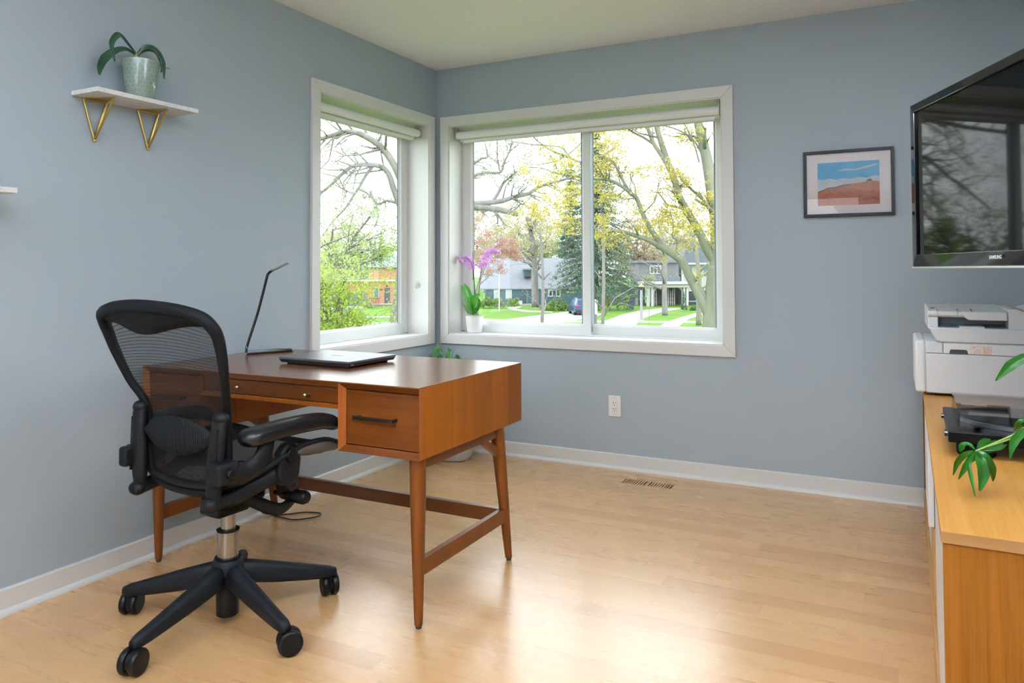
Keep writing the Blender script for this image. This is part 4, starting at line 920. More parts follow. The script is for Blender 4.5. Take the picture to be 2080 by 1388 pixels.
for k in range(4): l = (k+1) % 4; lb.f.append((k, l, o+l, o+k)); lb.mi.append(0)
lb.obj('dust_cover', lidm, tt)

# ================================================================== SCHEFFLERA reaching in from the right
sb = Vector((3.075, -2.20, SH_))
e = thing('umbrella_plant', 'potted umbrella plant whose green leaflets reach over the sideboard top', 'plant', sb)
B().lathe([(.055,0), (.07,.003), (.082,.13), (.088,.135), (.088,.15), (.080,.15), (.077,.12)], 36).obj('pot', M('terracotta_white', (.62,.60,.57), .6), e, smooth=True)
B().lathe([(.0005,.125), (.078,.125)], 20, caps=False).obj('soil', M('bark_soil', (.07,.045,.025), .9), e)
stemm = M('schefflera_stem', (.13,.20,.025), .45); lfs = M('schefflera_leaf', (.009,.062,.004), .32, spec=.22, var=.4, vscale=16, trans=.06)
def yq(x, y, yy): return on(x, y, 1, yy) - sb
s1 = B(); L_ = B()
node0 = yq(1982, 917, -2.20); node1 = yq(2058, 884, -2.19); node2 = yq(2100, 860, -2.19)
root = Vector((0, 0, .125))
s1.tube(smooth_path([root, Vector((-.01,0,.21)), Vector((-.05,0,.26)), node2, node1, node0], 5), [.005]*5+[.004]*5+[.0035]*5+[.003]*5+[.0022]*6, 8)
s1.tube(smooth_path([yq(2100, 868, -2.20), yq(2050, 893, -2.22), yq(2004, 908, -2.24)], 4), .0016, 6)
leaflets = [([(1982,917),(1990,935),(1996,965),(1990,998)], [-2.20,-2.22,-2.23,-2.24], .0125), ([(1984,915),(2000,930),(2014,955),(2017,978)], [-2.20,-2.21,-2.20,-2.19], .0115),
    ([(1980,918),(1968,940),(1972,970),(1981,1010)], [-2.20,-2.24,-2.26,-2.28], .0045), ([(1979,917),(1972,930),(1960,950),(1947,974)], [-2.20,-2.21,-2.22,-2.22], .0065),
    ([(1977,916),(1958,925),(1944,940),(1936,966)], [-2.20,-2.19,-2.18,-2.18], .0065), ([(1980,914),(1968,905),(1954,908),(1950,919)], [-2.20,-2.18,-2.17,-2.17], .0075),
    ([(1984,915),(1990,903),(2000,896),(2012,893)], [-2.20,-2.17,-2.15,-2.13], .0055), ([(1985,916),(2008,908),(2026,905),(2034,893)], [-2.20,-2.19,-2.18,-2.16], .0110),
    ([(1982,918),(1976,930),(1972,942),(1973,948)], [-2.19,-2.18,-2.17,-2.16], .0075), ([(1985,918),(2010,916),(2030,910),(2045,903)], [-2.2,-2.19,-2.18,-2.16], .0060)]
for pts, yy, w_ in leaflets:
    L_.grid(leaf_strip([yq(x, y, q) for (x, y), q in zip(pts, yy)], [.0012, w_*.95, w_, w_*.12], (.45,-.75,.55), .28))
for pts, yy, w_ in (([(2096,868),(2075,880),(2058,900),(2051,932)], [-2.19,-2.22,-2.24,-2.25], .0085), ([(2100,855),(2078,858),(2066,866),(2059,876)], [-2.19,-2.17,-2.16,-2.15], .008), ([(2110,715),(2080,728),(2050,745),(2022,774)], [-2.22,-2.22,-2.22,-2.22], .0100),
    ([(2140,800),(2130,780),(2135,760),(2150,740)], [-2.2]*4, .012), ([(2150,840),(2140,870),(2145,900),(2160,930)], [-2.2]*4, .012), ([(2160,720),(2180,735),(2200,760),(2210,790)], [-2.2]*4, .012)):
    L_.grid(leaf_strip([yq(x, y, q) for (x, y), q in zip(pts, yy)], [.0012, w_*.95, w_, w_*.1], (.45,-.75,.55), .25))
s1.tube(smooth_path([root, Vector((.0,0,.25)), yq(2150, 790, -2.2), yq(2110, 716, -2.22)], 5), .0022, 6)
s1.obj('stems', stemm, e, smooth=True)
L_.obj('foliage', lfs, e, smooth='all')
# ================================================================== OUTSIDE
G = -3.4
EX = .62                                                   # albedo scale of everything outdoors, lowered so the view isn't overexposed
_M0 = M
def M(name, col=None, *a, **k): return _M0(name, ex(col) if name != 'bounce_pale' else col, *a, **k)
def ex(c): return tuple(v*EX for v in c)
Fh = Vector((-math.sin(YAW), math.cos(YAW), 0)); Rh = Vector((math.cos(YAW), math.sin(YAW), 0))
def P(x, y, d):                                            # point seen at (x, y), d metres ahead of the viewer
    r = ray(x, y); return CAM + r*(d/r.dot(Fh))
def gp(x, y, z=G): return on(x, y, 2, z)
def base_at(x, d, z=G): p = P(x, 549, d); return Vector((p.x, p.y, z))
grass = NT('lawn_grass'); gv = grass.coord('Object')
grass.set(grass.b.inputs['Base Color'], grass.ramp(grass.noise(gv, .35, 6, .7), [(.3, ex((.10,.225,.035))), (.7, ex((.19,.33,.055)))])); grass.b.inputs['Roughness'].default_value = .9; grass.b.inputs['Specular IOR Level'].default_value = .1
conc = M('pale_concrete', (.47,.455,.44), .85, var=.06, vscale=.8); asph = M('street_asphalt', (.34,.325,.325), .9, var=.06, vscale=1.5); pav = M('brick_paving', (.36,.305,.29), .85, var=.10, vscale=2)
def ground_poly(name, pts, m, z, th=.05):
    b = B().prism([(p.x, p.y) for p in (gp(x, y, G) for x, y in pts)], G-.02, z, lambda u, v, d: (u, v, d)); return tag(b.obj(name, m), kind='structure')
tag(B().box((-320, -60, G-.5), (200, 420, G)).obj('lawn', grass.m), kind='structure')
tag(B().box((-.4, -30, G-.02), (16, -.9, G+.03)).obj('bounce_slab', M('bounce_pale', (.60,.58,.56), .85, var=.06, vscale=1)), kind='structure')   # unseen pale slab added to bounce neutral daylight into the room
# street crossing in front of both windows, pavement behind it, drives and paths
ground_poly('road', [(200,700),(520,690),(652,672),(740,656.5),(803,655),(940,660),(1180,668),(1500,669.5),(1900,670),(1900,760),(200,760)], asph, G+.02)
ground_poly('sidewalk', [(960,647.5),(1010,650),(1110,653),(1200,652),(1330,653.5),(1480,653.5),(1700,654),(1700,657.5),(1480,656.5),(1265,656),(1180,655.5),(1050,659.5),(960,652)], conc, G+.04)
ground_poly('driveway', [(1118,638),(1165,632),(1225,638),(1205,646),(1100,660),(1045,668),(960,664),(960,656),(1030,649.5)], conc, G+.03)
ground_poly('path', [(1030,626),(1050,622.5),(1060,624),(1048,628),(1075,631.5),(1122,633.5),(1122,635.2),(1065,633.8),(1035,629)], conc, G+.03)
ground_poly('driveway', [(1345,626.5),(1392,627),(1345,634),(1306,648),(1288,664.5),(1216,664.5),(1224,655),(1262,640),(1300,631)], pav, G+.03)
ground_poly('path', [(1422,634),(1440,635),(1400,648),(1376,665.5),(1335,665.5),(1356,654),(1392,643)], conc, G+.03)
ground_poly('sidewalk', [(560,644.5),(690,643.8),(795,643.2),(860,643.2),(860,645.6),(795,645.5),(690,646.2),(560,647)], conc, G+.04)
ground_poly('driveway', [(640,622.5),(742,622.5),(742,626),(690,630),(640,634)], conc, G+.03)

def leaves_mesh(name, C, size, mat, parent, aspect=.55, droop=0):
    n = len(C); C = np.asarray(C); 
    d = rng.normal(size=(n,3)); d[:,2] -= droop; d /= np.linalg.norm(d, axis=1)[:,None]
    t = rng.normal(size=(n,3)); b_ = np.cross(d, t); b_ /= np.linalg.norm(b_, axis=1)[:,None]
    s = (size*rng.uniform(.6, 1.35, n))[:,None]
    V = np.stack([C-d*s, C+b_*s*aspect, C+d*s, C-b_*s*aspect], 1).reshape(-1,3)
    inv = Matrix.LocRotScale(parent_loc(parent), parent_rot(parent), None).inverted(); A = np.array(inv)
    V = V @ A[:3,:3].T + A[:3,3]
    me = bpy.data.meshes.new(name); me.vertices.add(4*n); me.vertices.foreach_set('co', V.ravel())
    me.loops.add(4*n); me.loops.foreach_set('vertex_index', np.arange(4*n, dtype=np.int32)); me.polygons.add(n); me.polygons.foreach_set('loop_start', np.arange(0, 4*n, 4, dtype=np.int32))
    me.update(calc_edges=True); me.materials.append(mat); me.validate()
    o = bpy.data.objects.new(name, me); COL.objects.link(o); o.parent = parent; return o
def lm(name, c, var=.25, trans=.35):
    c = ex(c)
    if name in MATS: return MATS[name]
    t = NT(name); oi = t.node('ShaderNodeNewGeometry')
    f = oi.outputs['Random Per Island']
    t.set(t.b.inputs['Base Color'], t.ramp(f, [(0, tuple(k*(1-var) for k in c)), (1, tuple(min(.9, k*(1+var)) for k in c))])); t.b.inputs['Roughness'].default_value = .6; t.b.inputs['Specular IOR Level'].default_value = .2
    td = t.node('ShaderNodeBsdfTranslucent'); td.inputs[0].default_value = (*c, 1); ms = t.node('ShaderNodeMixShader'); ms.inputs[0].default_value = trans
    t.l.new(t.b.outputs[0], ms.inputs[1]); t.l.new(td.outputs[0], ms.inputs[2]); t.l.new(ms.outputs[0], t.out.inputs[0]); MATS[name] = t.m; return t.m
def bark(name, c): return M(name, c, .9, spec=.15, var=.30, vscale=3, stretch=(1.5,1.5,.25), bump=.5, bscale=12)
bk_olive = bark('bark_olive', (.27,.28,.215)); bk_grey = bark('bark_grey', (.29,.275,.255)); bk_plum = bark('bark_plum', (.14,.085,.115)); bk_dark = bark('bark_dark', (.17,.15,.14))
def rv(s=1): return Vector(rng.normal(size=3).tolist())*s
def limb(bb, pts, r0, r1, twigs=0, tips=None, tl=.25, n=8, depth=2, sides=8):
    p = smooth_path(pts, n); m = len(p); rad = [r0+(r1-r0)*i/(m-1) for i in range(m)]
    bb.tube(p, rad, sides)
    tot = sum((p[i+1]-p[i]).length for i in range(m-1))
    if tips is not None: tips.append(p[-1])
    for _ in range(twigs):
        i = int(rng.integers(m//4, m-1)); d = (p[i+1]-p[i]).normalized(); q = rv(); q -= d*q.dot(d); q.normalize()
        ln = tot*tl*rng.uniform(.5, 1.2); v = (d*rng.uniform(.2, .8)+q*.8+Vector((0,0,.12))).normalized(); r = rad[i]*.45
        a = p[i]; c = a+v*ln*.5+rv(ln*.07); e_ = a+v*ln+rv(ln*.10)
        bb.tube([a, c, e_], [r, r*.65, r*.25], 4 if depth < 2 else 5)
        if tips is not None: tips += [c, e_]
        if depth > 1:
            for _k in range(3):
                w = (v+rv(.7)).normalized(); s_ = a.lerp(e_, rng.uniform(.3, .95)); g = s_+w*ln*.5
                bb.tube([s_, s_.lerp(g, .5)+rv(ln*.03), g], [r*.45, r*.3, r*.12], 3)
                if tips is not None: tips += [s_.lerp(g, .5), g]
def clump(c, rad, n):
    a = rng.normal(size=(n,3)); a /= np.linalg.norm(a, axis=1)[:,None]; return np.array(c) + a*(rng.uniform(0, 1, n)**.45)[:,None]*np.array(rad)
def tree_thing(name, label, cat, x, d, group=None): return thing(name, label, cat, base_at(x, d), YAW, group)

# ------------------------------------------------------------------ big maple by the right side of the wide window
D = 17.0
e = tree_thing('maple_tree', 'big forked maple with yellow spring leaves at the right of the wide window', 'tree', 1452, D)
tb_ = B(); tips = []; px = D/FPX
def Q(*pts, d=D): return [P(x, y, d+(o[0] if o else 0)) for x, y, *o in pts]
b0 = base_at(1452, D)
limb(tb_, [b0, P(1454, 760, D), P(1456, 660, D), P(1455, 600, D), P(1456, 540, D)], 42*px, 17*px, 0, None, n=5, sides=14)
limb(tb_, Q((1456,548),(1459,500),(1455,440),(1447,390),(1437,330),(1427,285),(1416,235),(1405,120)), 17*px, 7.5*px, 8, tips, .16, sides=12)
limb(tb_, Q((1443,650),(1425,610),(1402,565),(1388,535),(1372,520),(1350,505),(1335,498)), 10*px, 7.5*px, 1, tips, .2, sides=10)
limb(tb_, Q((1440,640),(1432,605),(1420,585),(1405,568)), 7*px, 5*px, 0, tips, .2)
limb(tb_, Q((1338,499),(1318,488),(1290,478),(1262,470),(1240,470,.4),(1215,482,.8)), 6*px, 2.2*px, 8, tips, .30)
limb(tb_, Q((1352,508),(1330,478),(1310,445),(1294,405),(1284,395),(1262,378),(1235,365),(1200,362,-.5),(1120,350,-1)), 6*px, 2.4*px, 14, tips, .22)
limb(tb_, Q((1455,535),(1438,510),(1424,480),(1408,450),(1392,425),(1378,395),(1370,365),(1355,325),(1340,280),(1330,238),(1318,150)), 10*px, 4.5*px, 12, tips, .18, sides=10)
limb(tb_, Q((1362,350),(1345,318),(1328,292),(1316,262),(1306,240),(1296,180)), 5*px, 3*px, 6, tips, .3)
limb(tb_, Q((1328,293),(1308,280),(1285,268),(1262,253),(1235,238)), 3*px, 1.6*px, 6, tips, .3)
limb(tb_, Q((1450,395),(1460,360),(1465,320),(1466,280),(1470,230)), 5*px, 3.5*px, 3, tips, .2)
limb(tb_, Q((1437,345),(1424,310),(1408,284),(1390,270),(1360,258),(1330,254)), 2.6*px, 1.2*px, 8, tips, .3)
limb(tb_, Q((1420,330),(1412,300),(1400,270),(1385,242)), 2.0*px, 1.0*px, 4, tips, .3)
limb(tb_, Q((1284,398),(1268,372),(1255,345),(1240,325),(1215,318)), 4*px, 1.4*px, 8, tips, .3)
limb(tb_, Q((1430,408),(1405,385),(1385,365),(1375,342)), 3*px, 1.4*px, 5, tips, .3)
limb(tb_, Q((1372,520),(1376,490),(1365,480),(1368,460),(1362,430)), 2.2*px, 1*px, 4, tips, .3)
tb_.obj('trunk', bk_olive, e, True, smooth='all')
C = []
for t in tips:
    p = Vector(t); C.append(clump(p, (.16,.16,.14), 9))
for x, y, rx, ry, n, dd in ((1240,290,38,26,260,-.5),(1225,340,34,30,260,.3),(1215,260,20,18,110,0),(1240,395,40,28,220,.2),(1222,440,26,26,130,0),(1345,348,46,24,260,-.2),(1390,372,40,26,240,.3),(1330,395,40,26,200,.5),(1300,350,26,18,110,0),(1370,430,60,22,330,-.2),(1420,455,50,26,300,-.5),(1345,455,50,22,230,0),
    (1310,470,40,18,150,.2),(1455,480,22,22,110,-.3),(1440,400,22,20,80,-.4),(1395,500,26,14,70,-.3),(1358,522,7,8,16,-.2),(1410,420,30,22,150,0),(1290,425,26,18,90,.3),(1255,250,24,10,60,0),(1300,255,18,8,40,0),(1212,478,14,12,60,0),(1150,335,30,24,150,-.8),(1165,395,34,26,190,-.6),(1130,420,40,26,200,-.8),(1160,270,28,12,70,-.8),(1175,300,24,16,90,-.7),(1105,375,26,20,110,-.9),(1080,430,34,18,150,-1),(1145,455,40,18,140,-.8),(1190,460,20,16,70,-.5),(1060,345,18,12,40,-1),(1110,300,22,14,45,-1)):
    c = P(x, y, D+dd*1.5); s = D/FPX
    # small bunches inside the patch
    for _ in range(max(3, n//4)):
        o_ = Rh*rng.normal(0, rx*s*.5)+Vector((0,0,1))*rng.normal(0, ry*s*.5)+Fh*rng.normal(0, .5); C.append(clump(c+o_, (.10,.10,.09), 12))
leaves_mesh('crown', np.concatenate(C), .025, lm('leaf_maple_yellow', (.66,.56,.12), .3, .45), e, .6, .6)

# ------------------------------------------------------------------ old tree between the two windows
D = 25.0; px = D/FPX
e = tree_thing('street_tree', 'old grey tree with arching limbs and pale new leaves standing between the two windows', 'tree', 838, D)
tb_ = B(); tips = []
b0 = base_at(838, D)
limb(tb_, [b0, P(832, 690, D), P(836, 600, D), P(842, 480, D), P(846, 400, D)], 54*px, 20*px, 0, None, n=5, sides=14)
limb(tb_, Q((842,440),(822,385),(803,340),(780,305),(757,286),(728,271),(700,268),(672,276),(640,285),(560,300),d=D), 8.58*px, 3.50*px, 20, tips, .22, sides=10)
limb(tb_, Q((838,480),(815,425),(800,385),(790,355),(776,340),(755,335),(732,335),(712,340),(690,358),(670,378),(645,398),(600,440),d=D), 7.02*px, 2.10*px, 23, tips, .24, sides=10)
limb(tb_, Q((758,337),(742,358),(730,380),(715,402),(700,425),(676,450),(655,480),d=D), 3.51*px, 1.12*px, 20, tips, .3)
limb(tb_, Q((752,388),(758,405),(765,420),(768,440),(760,462),d=D), 3.12*px, 1.40*px, 10, tips, .35)
limb(tb_, Q((805,412),(785,408),(768,414),(745,392),(728,385),d=D), 3.12*px, 1.54*px, 10, tips, .3)
limb(tb_, Q((846,420),(835,340),(815,290),(795,265),(775,240),d=D), 6.24*px, 2.80*px, 10, tips, .2)
limb(tb_, Q((846,420),(880,415),(930,416),(962,420),(1000,424),(1030,430),(1052,436),d=D), 10.14*px, 4.90*px, 6, tips, .2, sides=10)
limb(tb_, Q((950,415),(990,412),(1020,408),(1045,400),(1072,394),(1095,380),(1125,370),(1150,364),(1180,352),d=D), 6.24*px, 1.68*px, 27, tips, .25, sides=10)
limb(tb_, Q((1000,410),(1012,392),(1022,373),(1034,362),(1050,348),d=D), 3.90*px, 1.75*px, 10, tips, .4)
limb(tb_, Q((880,400),(930,380),(962,358),(985,351),(1016,350),(1024,330),(1036,305),(1040,280),d=D), 4.68*px, 1.26*px, 20, tips, .28)
limb(tb_, Q((860,360),(920,345),(962,332),(978,322),(990,318),(985,290),d=D), 3.90*px, 1.12*px, 13, tips, .3)
limb(tb_, Q((1016,350),(1010,320),(1010,285),(1005,250),d=D), 1.87*px, 0.84*px, 10, tips, .3)
limb(tb_, Q((1250,300),(1195,330),(1150,318),(1110,300),(1080,275),(1065,255),(1040,230),d=D+2), 3.12*px, 0.98*px, 20, tips, .25)
limb(tb_, Q((1160,322),(1140,300),(1112,296),(1075,293),(1030,285),(1005,270),d=D+2), 2.03*px, 0.70*px, 20, tips, .25)
limb(tb_, Q((1210,380),(1170,365),(1130,352),(1100,342),(1075,340),d=D+1), 1.87*px, 0.70*px, 17, tips, .3)
limb(tb_, Q((1190,280),(1165,305),(1135,325),(1090,335),(1060,330),d=D+1), 1.72*px, 0.63*px, 17, tips, .3)
tb_.obj('trunk', bk_grey, e, True, smooth='all')
C = [clump(Vector(t), (.30,.30,.25), 7) for t in tips]
for _ in range(420): C.append(clump(P(rng.uniform(560, 810), rng.uniform(235, 520), D+rng.uniform(-2, 3)), (.28,.28,.22), 17))
for _ in range(30): C.append(clump(P(rng.uniform(955, 1080), rng.uniform(270, 420), D+rng.uniform(-1, 2)), (.3,.3,.2), 8))
leaves_mesh('crown', np.concatenate(C), .027, lm('leaf_new_green', (.40,.48,.20), .3, .4), e, .55, .3)

# ------------------------------------------------------------------ redbud and bright shrub below the left window
D = 20.0; px = D/FPX
e = tree_thing('redbud_tree', 'small purple-stemmed tree behind the bright shrub outside the narrow window', 'tree', 690, D)
tb_ = B(); tips = []
limb(tb_, [base_at(692, D), P(690, 660, D), P(694, 600, D), P(698, 566, D), P(697, 548, D), P(702, 520, D), P(708, 505, D), P(720, 482, D), P(735, 462, D), P(752, 440, D)], 7*px, 1.5*px, 14, tips, .2)
limb(tb_, Q((698,570),(712,560),(724,552),(735,537),(748,532),(775,520),d=D), 3*px, 1.1*px, 10, tips, .3)
limb(tb_, Q((699,556),(712,540),(725,526),(738,512),(760,508),(780,500),d=D), 2*px, 1*px, 10, tips, .3)
limb(tb_, [base_at(646, D), P(648, 640, D), P(655, 552, D), P(663, 535, D), P(668, 512, D), P(674, 485, D), P(676, 465, D)], 6*px, 1.3*px, 12, tips, .25)
limb(tb_, Q((660,540),(675,532),(690,518),(705,505),d=D), 1.6*px, .8*px, 6, tips, .4)
limb(tb_, Q((640,510),(660,498),(685,488),(715,476),(730,468),d=D), 1.6*px, .8*px, 8, tips, .3)
tb_.obj('trunk', bk_plum, e, True, smooth='all')
leaves_mesh('crown', np.concatenate([clump(Vector(t), (.25,.25,.2), 9) for t in tips]+[clump(P(rng.uniform(655, 805), rng.uniform(470, 565), D+2), (.3,.3,.2), 14) for _ in range(70)]), .034, lm('leaf_lime', (.40,.54,.16), .3, .4), e, .6, .2)
D = 13.0; px = D/FPX
e = tree_thing('garden_shrub', 'bright yellow-green shrub at the bottom of the narrow window', 'shrub', 665, D)
tb_ = B(); tips = []
for x1, y1 in ((662,575),(690,585),(700,600),(655,600),(672,620),(710,630),(735,645),(690,655),(640,590),(745,652),(660,560)):
    limb(tb_, [base_at(672+rng.uniform(-14, 14), D), P(668+(x1-668)*.4, 690, D), P(668+(x1-668)*.8, y1+35, D), P(x1, y1, D)], 2.2*px, .7*px, 8, tips, .22, n=4)
tb_.obj('stems', bk_dark, e, True)
C = [clump(Vector(t), (.11,.11,.09), 10) for t in tips]
for x, y, rx, ry, n in ((672,585,22,22,30),(700,598,16,12,18),(660,625,14,22,16),(690,650,40,16,60),(725,650,28,12,34),(660,665,30,14,40),(700,672,60,12,60),(650,560,16,14,10)):
    for _ in range(n): C.append(clump(P(rng.normal(x, rx*.55), rng.normal(y, ry*.55), D+rng.normal(0, .3)), (.09,.09,.07), 14))
leaves_mesh('foliage', np.concatenate(C), .022, lm('leaf_chartreuse', (.46,.60,.09), .25, .4), e, .6)

# ------------------------------------------------------------------ middle distance trees
def simple_tree(name, label, cat, x, d, trunk, r0, r1, bm_, crown, leaf, lsize, lmat, group=None, twigs=10):
    leaf, lsize = int(leaf*1.7), lsize*.72
    e = tree_thing(name, label, cat, x, d, group); tb_ = B(); tips = []; px = d/FPX
    limb(tb_, [base_at(trunk[0][0], d)] + [P(tx, ty, d) for tx, ty in trunk[1:]], r0*px, r1*px, twigs, tips, .3, n=4)
    tb_.obj('trunk', bm_, e, True, smooth='all')
    C = [clump(Vector(t), (6*px,6*px,5*px), leaf//6) for t in tips] if twigs else []
    for cx_, cy_, rx, ry, n in crown:
        for _ in range(int(n*1.6)):
            u = rng.normal(size=3); u /= np.linalg.norm(u); k = rng.uniform(.2, 1)**.5
            c = P(cx_+u[0]*rx*k, cy_+u[1]*ry*k, d+u[2]*rx*px*k*.8); C.append(clump(c, (8*px,8*px,6*px), int(leaf*1.6)))
    leaves_mesh('crown', np.concatenate(C), lsize*px, lmat, e, .6)
    return e
l_pink = lm('leaf_pink', (.60,.33,.27), .25, .4); l_pale = lm('leaf_pale_yellow', (.62,.57,.33), .25, .4); l_spruce = lm('needle_spruce', (.165,.27,.175), .45, .15); l_spruce2 = lm('needle_spruce_dark', (.13,.22,.15), .45, .15)
l_arb = lm('leaf_arborvitae', (.27,.42,.10), .3, .2); l_hedge = lm('leaf_hedge', (.25,.36,.10), .4, .2); l_far = lm('leaf_far_green', (.47,.52,.27), .3, .3); l_far2 = lm('leaf_far_olive', (.52,.50,.30), .3, .3); l_box = lm('leaf_boxwood', (.13,.26,.07), .4, .2)
simple_tree('blossom_tree', 'pink-blossomed tree in front of the blue house', 'tree', 968, 74, [(968,620),(972,580),(985,540),(1000,510),(1020,490)], 4, 1.5, bk_grey, [(1000,520,42,22,30),(1030,500,30,20,30),(1048,520,16,14,14),(975,480,30,26,22),(1020,548,12,10,7),(990,550,20,8,8),(965,440,22,30,14)], 11, 2.0, l_pink)
simple_tree('lawn_tree', 'thick-trunked pale tree standing close to the front of the blue house', 'tree', 1087, 90, [(1087,620),(1086,560),(1084,510),(1078,470),(1070,440)], 8, 4, bk_grey, [(1090,500,44,26,26),(1110,460,50,30,30),(1060,460,40,24,24),(1040,430,50,24,22),(1130,440,40,30,24),(985,440,40,30,18)], 10, 2.0, l_pale)
simple_tree('young_tree', 'slender grey-trunked tree on the near verge in front of the blue house', 'tree', 1100, 38, [(1100,700),(1101,660),(1103,600),(1102,540),(1099,490),(1097,470)], 4.2, 2.2, bk_grey, [(1105,470,30,18,8)], 8, 1.8, l_pale, twigs=10)
simple_tree('birch_tree', 'slender pale spotted trunk at the right edge of the white window stile', 'tree', 1224, 38, [(1224,700),(1224,665),(1226,590),(1226,520),(1225,476),(1222,440)], 4.2, 2.6, bk_grey, [(1228,460,16,16,6)], 8, 1.8, l_pale, twigs=8)
simple_tree('lawn_tree', 'forked grey tree in the lawn before the white pergola', 'tree', 1350, 73, [(1350,641),(1350,600),(1350,560),(1350,520),(1345,480),(1338,450)], 6.2, 3.5, bk_grey, [(1345,470,40,24,14),(1320,500,30,14,6)], 9, 1.9, l_pale, twigs=8)
simple_tree('back_tree', 'bare-limbed pale tree behind the big maple beside the white house', 'tree', 1418, 60, [(1418,640),(1420,590),(1418,545),(1412,500),(1404,470)], 6, 3, bk_olive, [(1412,455,34,20,8)], 8, 1.8, l_pale, twigs=8)
b = None
e = tree_thing('lawn_tree', 'forked limb tree', 'tree', 1372, 73) if False else None
# spruce with drooping boughs
def spruce(name, label, x, d, rtop, rbot, hw, mats, n=26):
    e = tree_thing(name, label, 'tree', x, d); px = d/FPX; tb_ = B(); b0 = base_at(x, d); top = P(x, rtop, d); lo = P(x, rbot, d)
    tb_.tube([b0, b0.lerp(top, .5), top], [7*px, 4.5*px, .8*px], 8); C = []
    for i in range(n):
        f = (i+.5)/n; z = lo.z+(top.z-lo.z)*f; r = hw*px*(1-f)**.75*rng.uniform(.85, 1.1)
        for k in range(int(8+26*(1-f))):
            a = rng.uniform(0, 2*PI); v = Vector((math.cos(a), math.sin(a), 0)); c = Vector((b0.x, b0.y, z)); rr_ = r*rng.uniform(.75, 1.1)
            end = c+v*rr_-Vector((0,0,rr_*.28)); tb_.tube([c, c+v*rr_*.5-Vector((0,0,rr_*.02)), end], [1.0*px, .6*px, .25*px], 3)
            for q in np.linspace(.25, 1, 5):
                w = c.lerp(end, q)-Vector((0,0,rr_*.05)); C.append(clump(w, (6*px,6*px,4.5*px), 16))
    tb_.obj('trunk', bk_dark, e, True); leaves_mesh('crown', np.concatenate(C), 2.1*px, mats, e, .35, .8); return e
spruce('spruce_tree', 'tall dark green spruce seen through the white centre stile', 1210, 84, 225, 578, 98, l_spruce, 30)
spruce('spruce_tree', 'darker spruce close behind the tall spruce', 1160, 118, 330, 590, 34, l_spruce2, 22)
for x, lab in ((1215, 'slim arborvitae nearest the spotted trunk'), (1236, 'second slim arborvitae in the row left of the grey drive'), (1255, 'third slim arborvitae in the row left of the grey drive'), (1274, 'slim arborvitae at the right end of the row beside the lamp post')):
    e = tree_thing('arborvitae', lab, 'shrub', x, 82, 'arborvitae row'); px = 82/FPX; tb_ = B(); b0 = base_at(x, 82); tb_.tube([b0, P(x, 634, 82), P(x, 600, 82)], [1*px, .8*px, .2*px], 6); tb_.obj('trunk', bk_dark, e, True)
    C = [clump(P(x+rng.normal(0, 3.3*(1-.35*abs(f-.6))), 632-34*f, 82+rng.normal(0, .15)), (2.2*px,2.2*px,2.6*px), 16) for f in rng.uniform(0, 1, 46)]
    leaves_mesh('foliage', np.concatenate(C), 1.5*px, l_arb, e, .4, -.8)
def hedge(name, label, x0, x1, ytop, ybot, d, n, mat, ls=1.7, cat='shrub', group=None):
    e = tree_thing(name, label, cat, (x0+x1)/2, d, group); px = d/FPX; C = []
    for _ in range(n):
        x = rng.uniform(x0, x1); k = (1-((x-(x0+x1)/2)/((x1-x0)/2))**2)**.4; yt = ybot-(ybot-ytop)*k*rng.uniform(.8, 1.1); C.append(clump(P(x, rng.uniform(yt, ybot), d+rng.uniform(-1, 1)), (3.5*px,3.5*px,2.6*px), 16))
    leaves_mesh('foliage', np.concatenate(C), ls*px, mat, e, .5, -.5); return e
hedge('front_hedge', 'low mixed hedge under the windows of the blue house', 972, 1024, 604, 623, 88, 150, l_hedge)
hedge('front_hedge', 'rounded yellow-green hedge beside the blue car', 1104, 1154, 608, 633, 82, 170, l_hedge)
hedge('front_hedge', 'small pointed bush by the steps of the blue house', 1032, 1054, 602, 622, 86, 50, l_arb)
hedge('clipped_bush', 'round boxwood under the window of the white house', 1403, 1417, 621, 632, 82, 26, l_box)
hedge('clipped_bush', 'second round boxwood partly behind the big trunk', 1424, 1436, 622, 632, 82, 20, l_box)
e = tree_thing('dwarf_conifer', 'narrow pointed conifer beside the pergola of the white house', 'shrub', 1389, 80); px = 80/FPX
leaves_mesh('foliage', np.concatenate([clump(P(1389+rng.normal(0, 4.5*(1-f)), 629-37*f, 80+rng.normal(0, .12)), (1.8*px,1.8*px,2.2*px), 16) for f in rng.uniform(0, 1, 60)**1.3]), 1.4*px, l_spruce, e, .4, -.4)
simple_tree('garden_tree', 'small green tree whose crown shows above the left end of the pergola', 'tree', 1304, 89.5, [(1304,622),(1305,592),(1312,572)], 1, .6, bk_grey, [(1319,566,14,7,14)], 9, 1.7, l_far, twigs=2)
hedge('entrance_bush', 'small light bush beside the steps of the brick house', 738, 756, 610, 624, 90, 40, l_far)
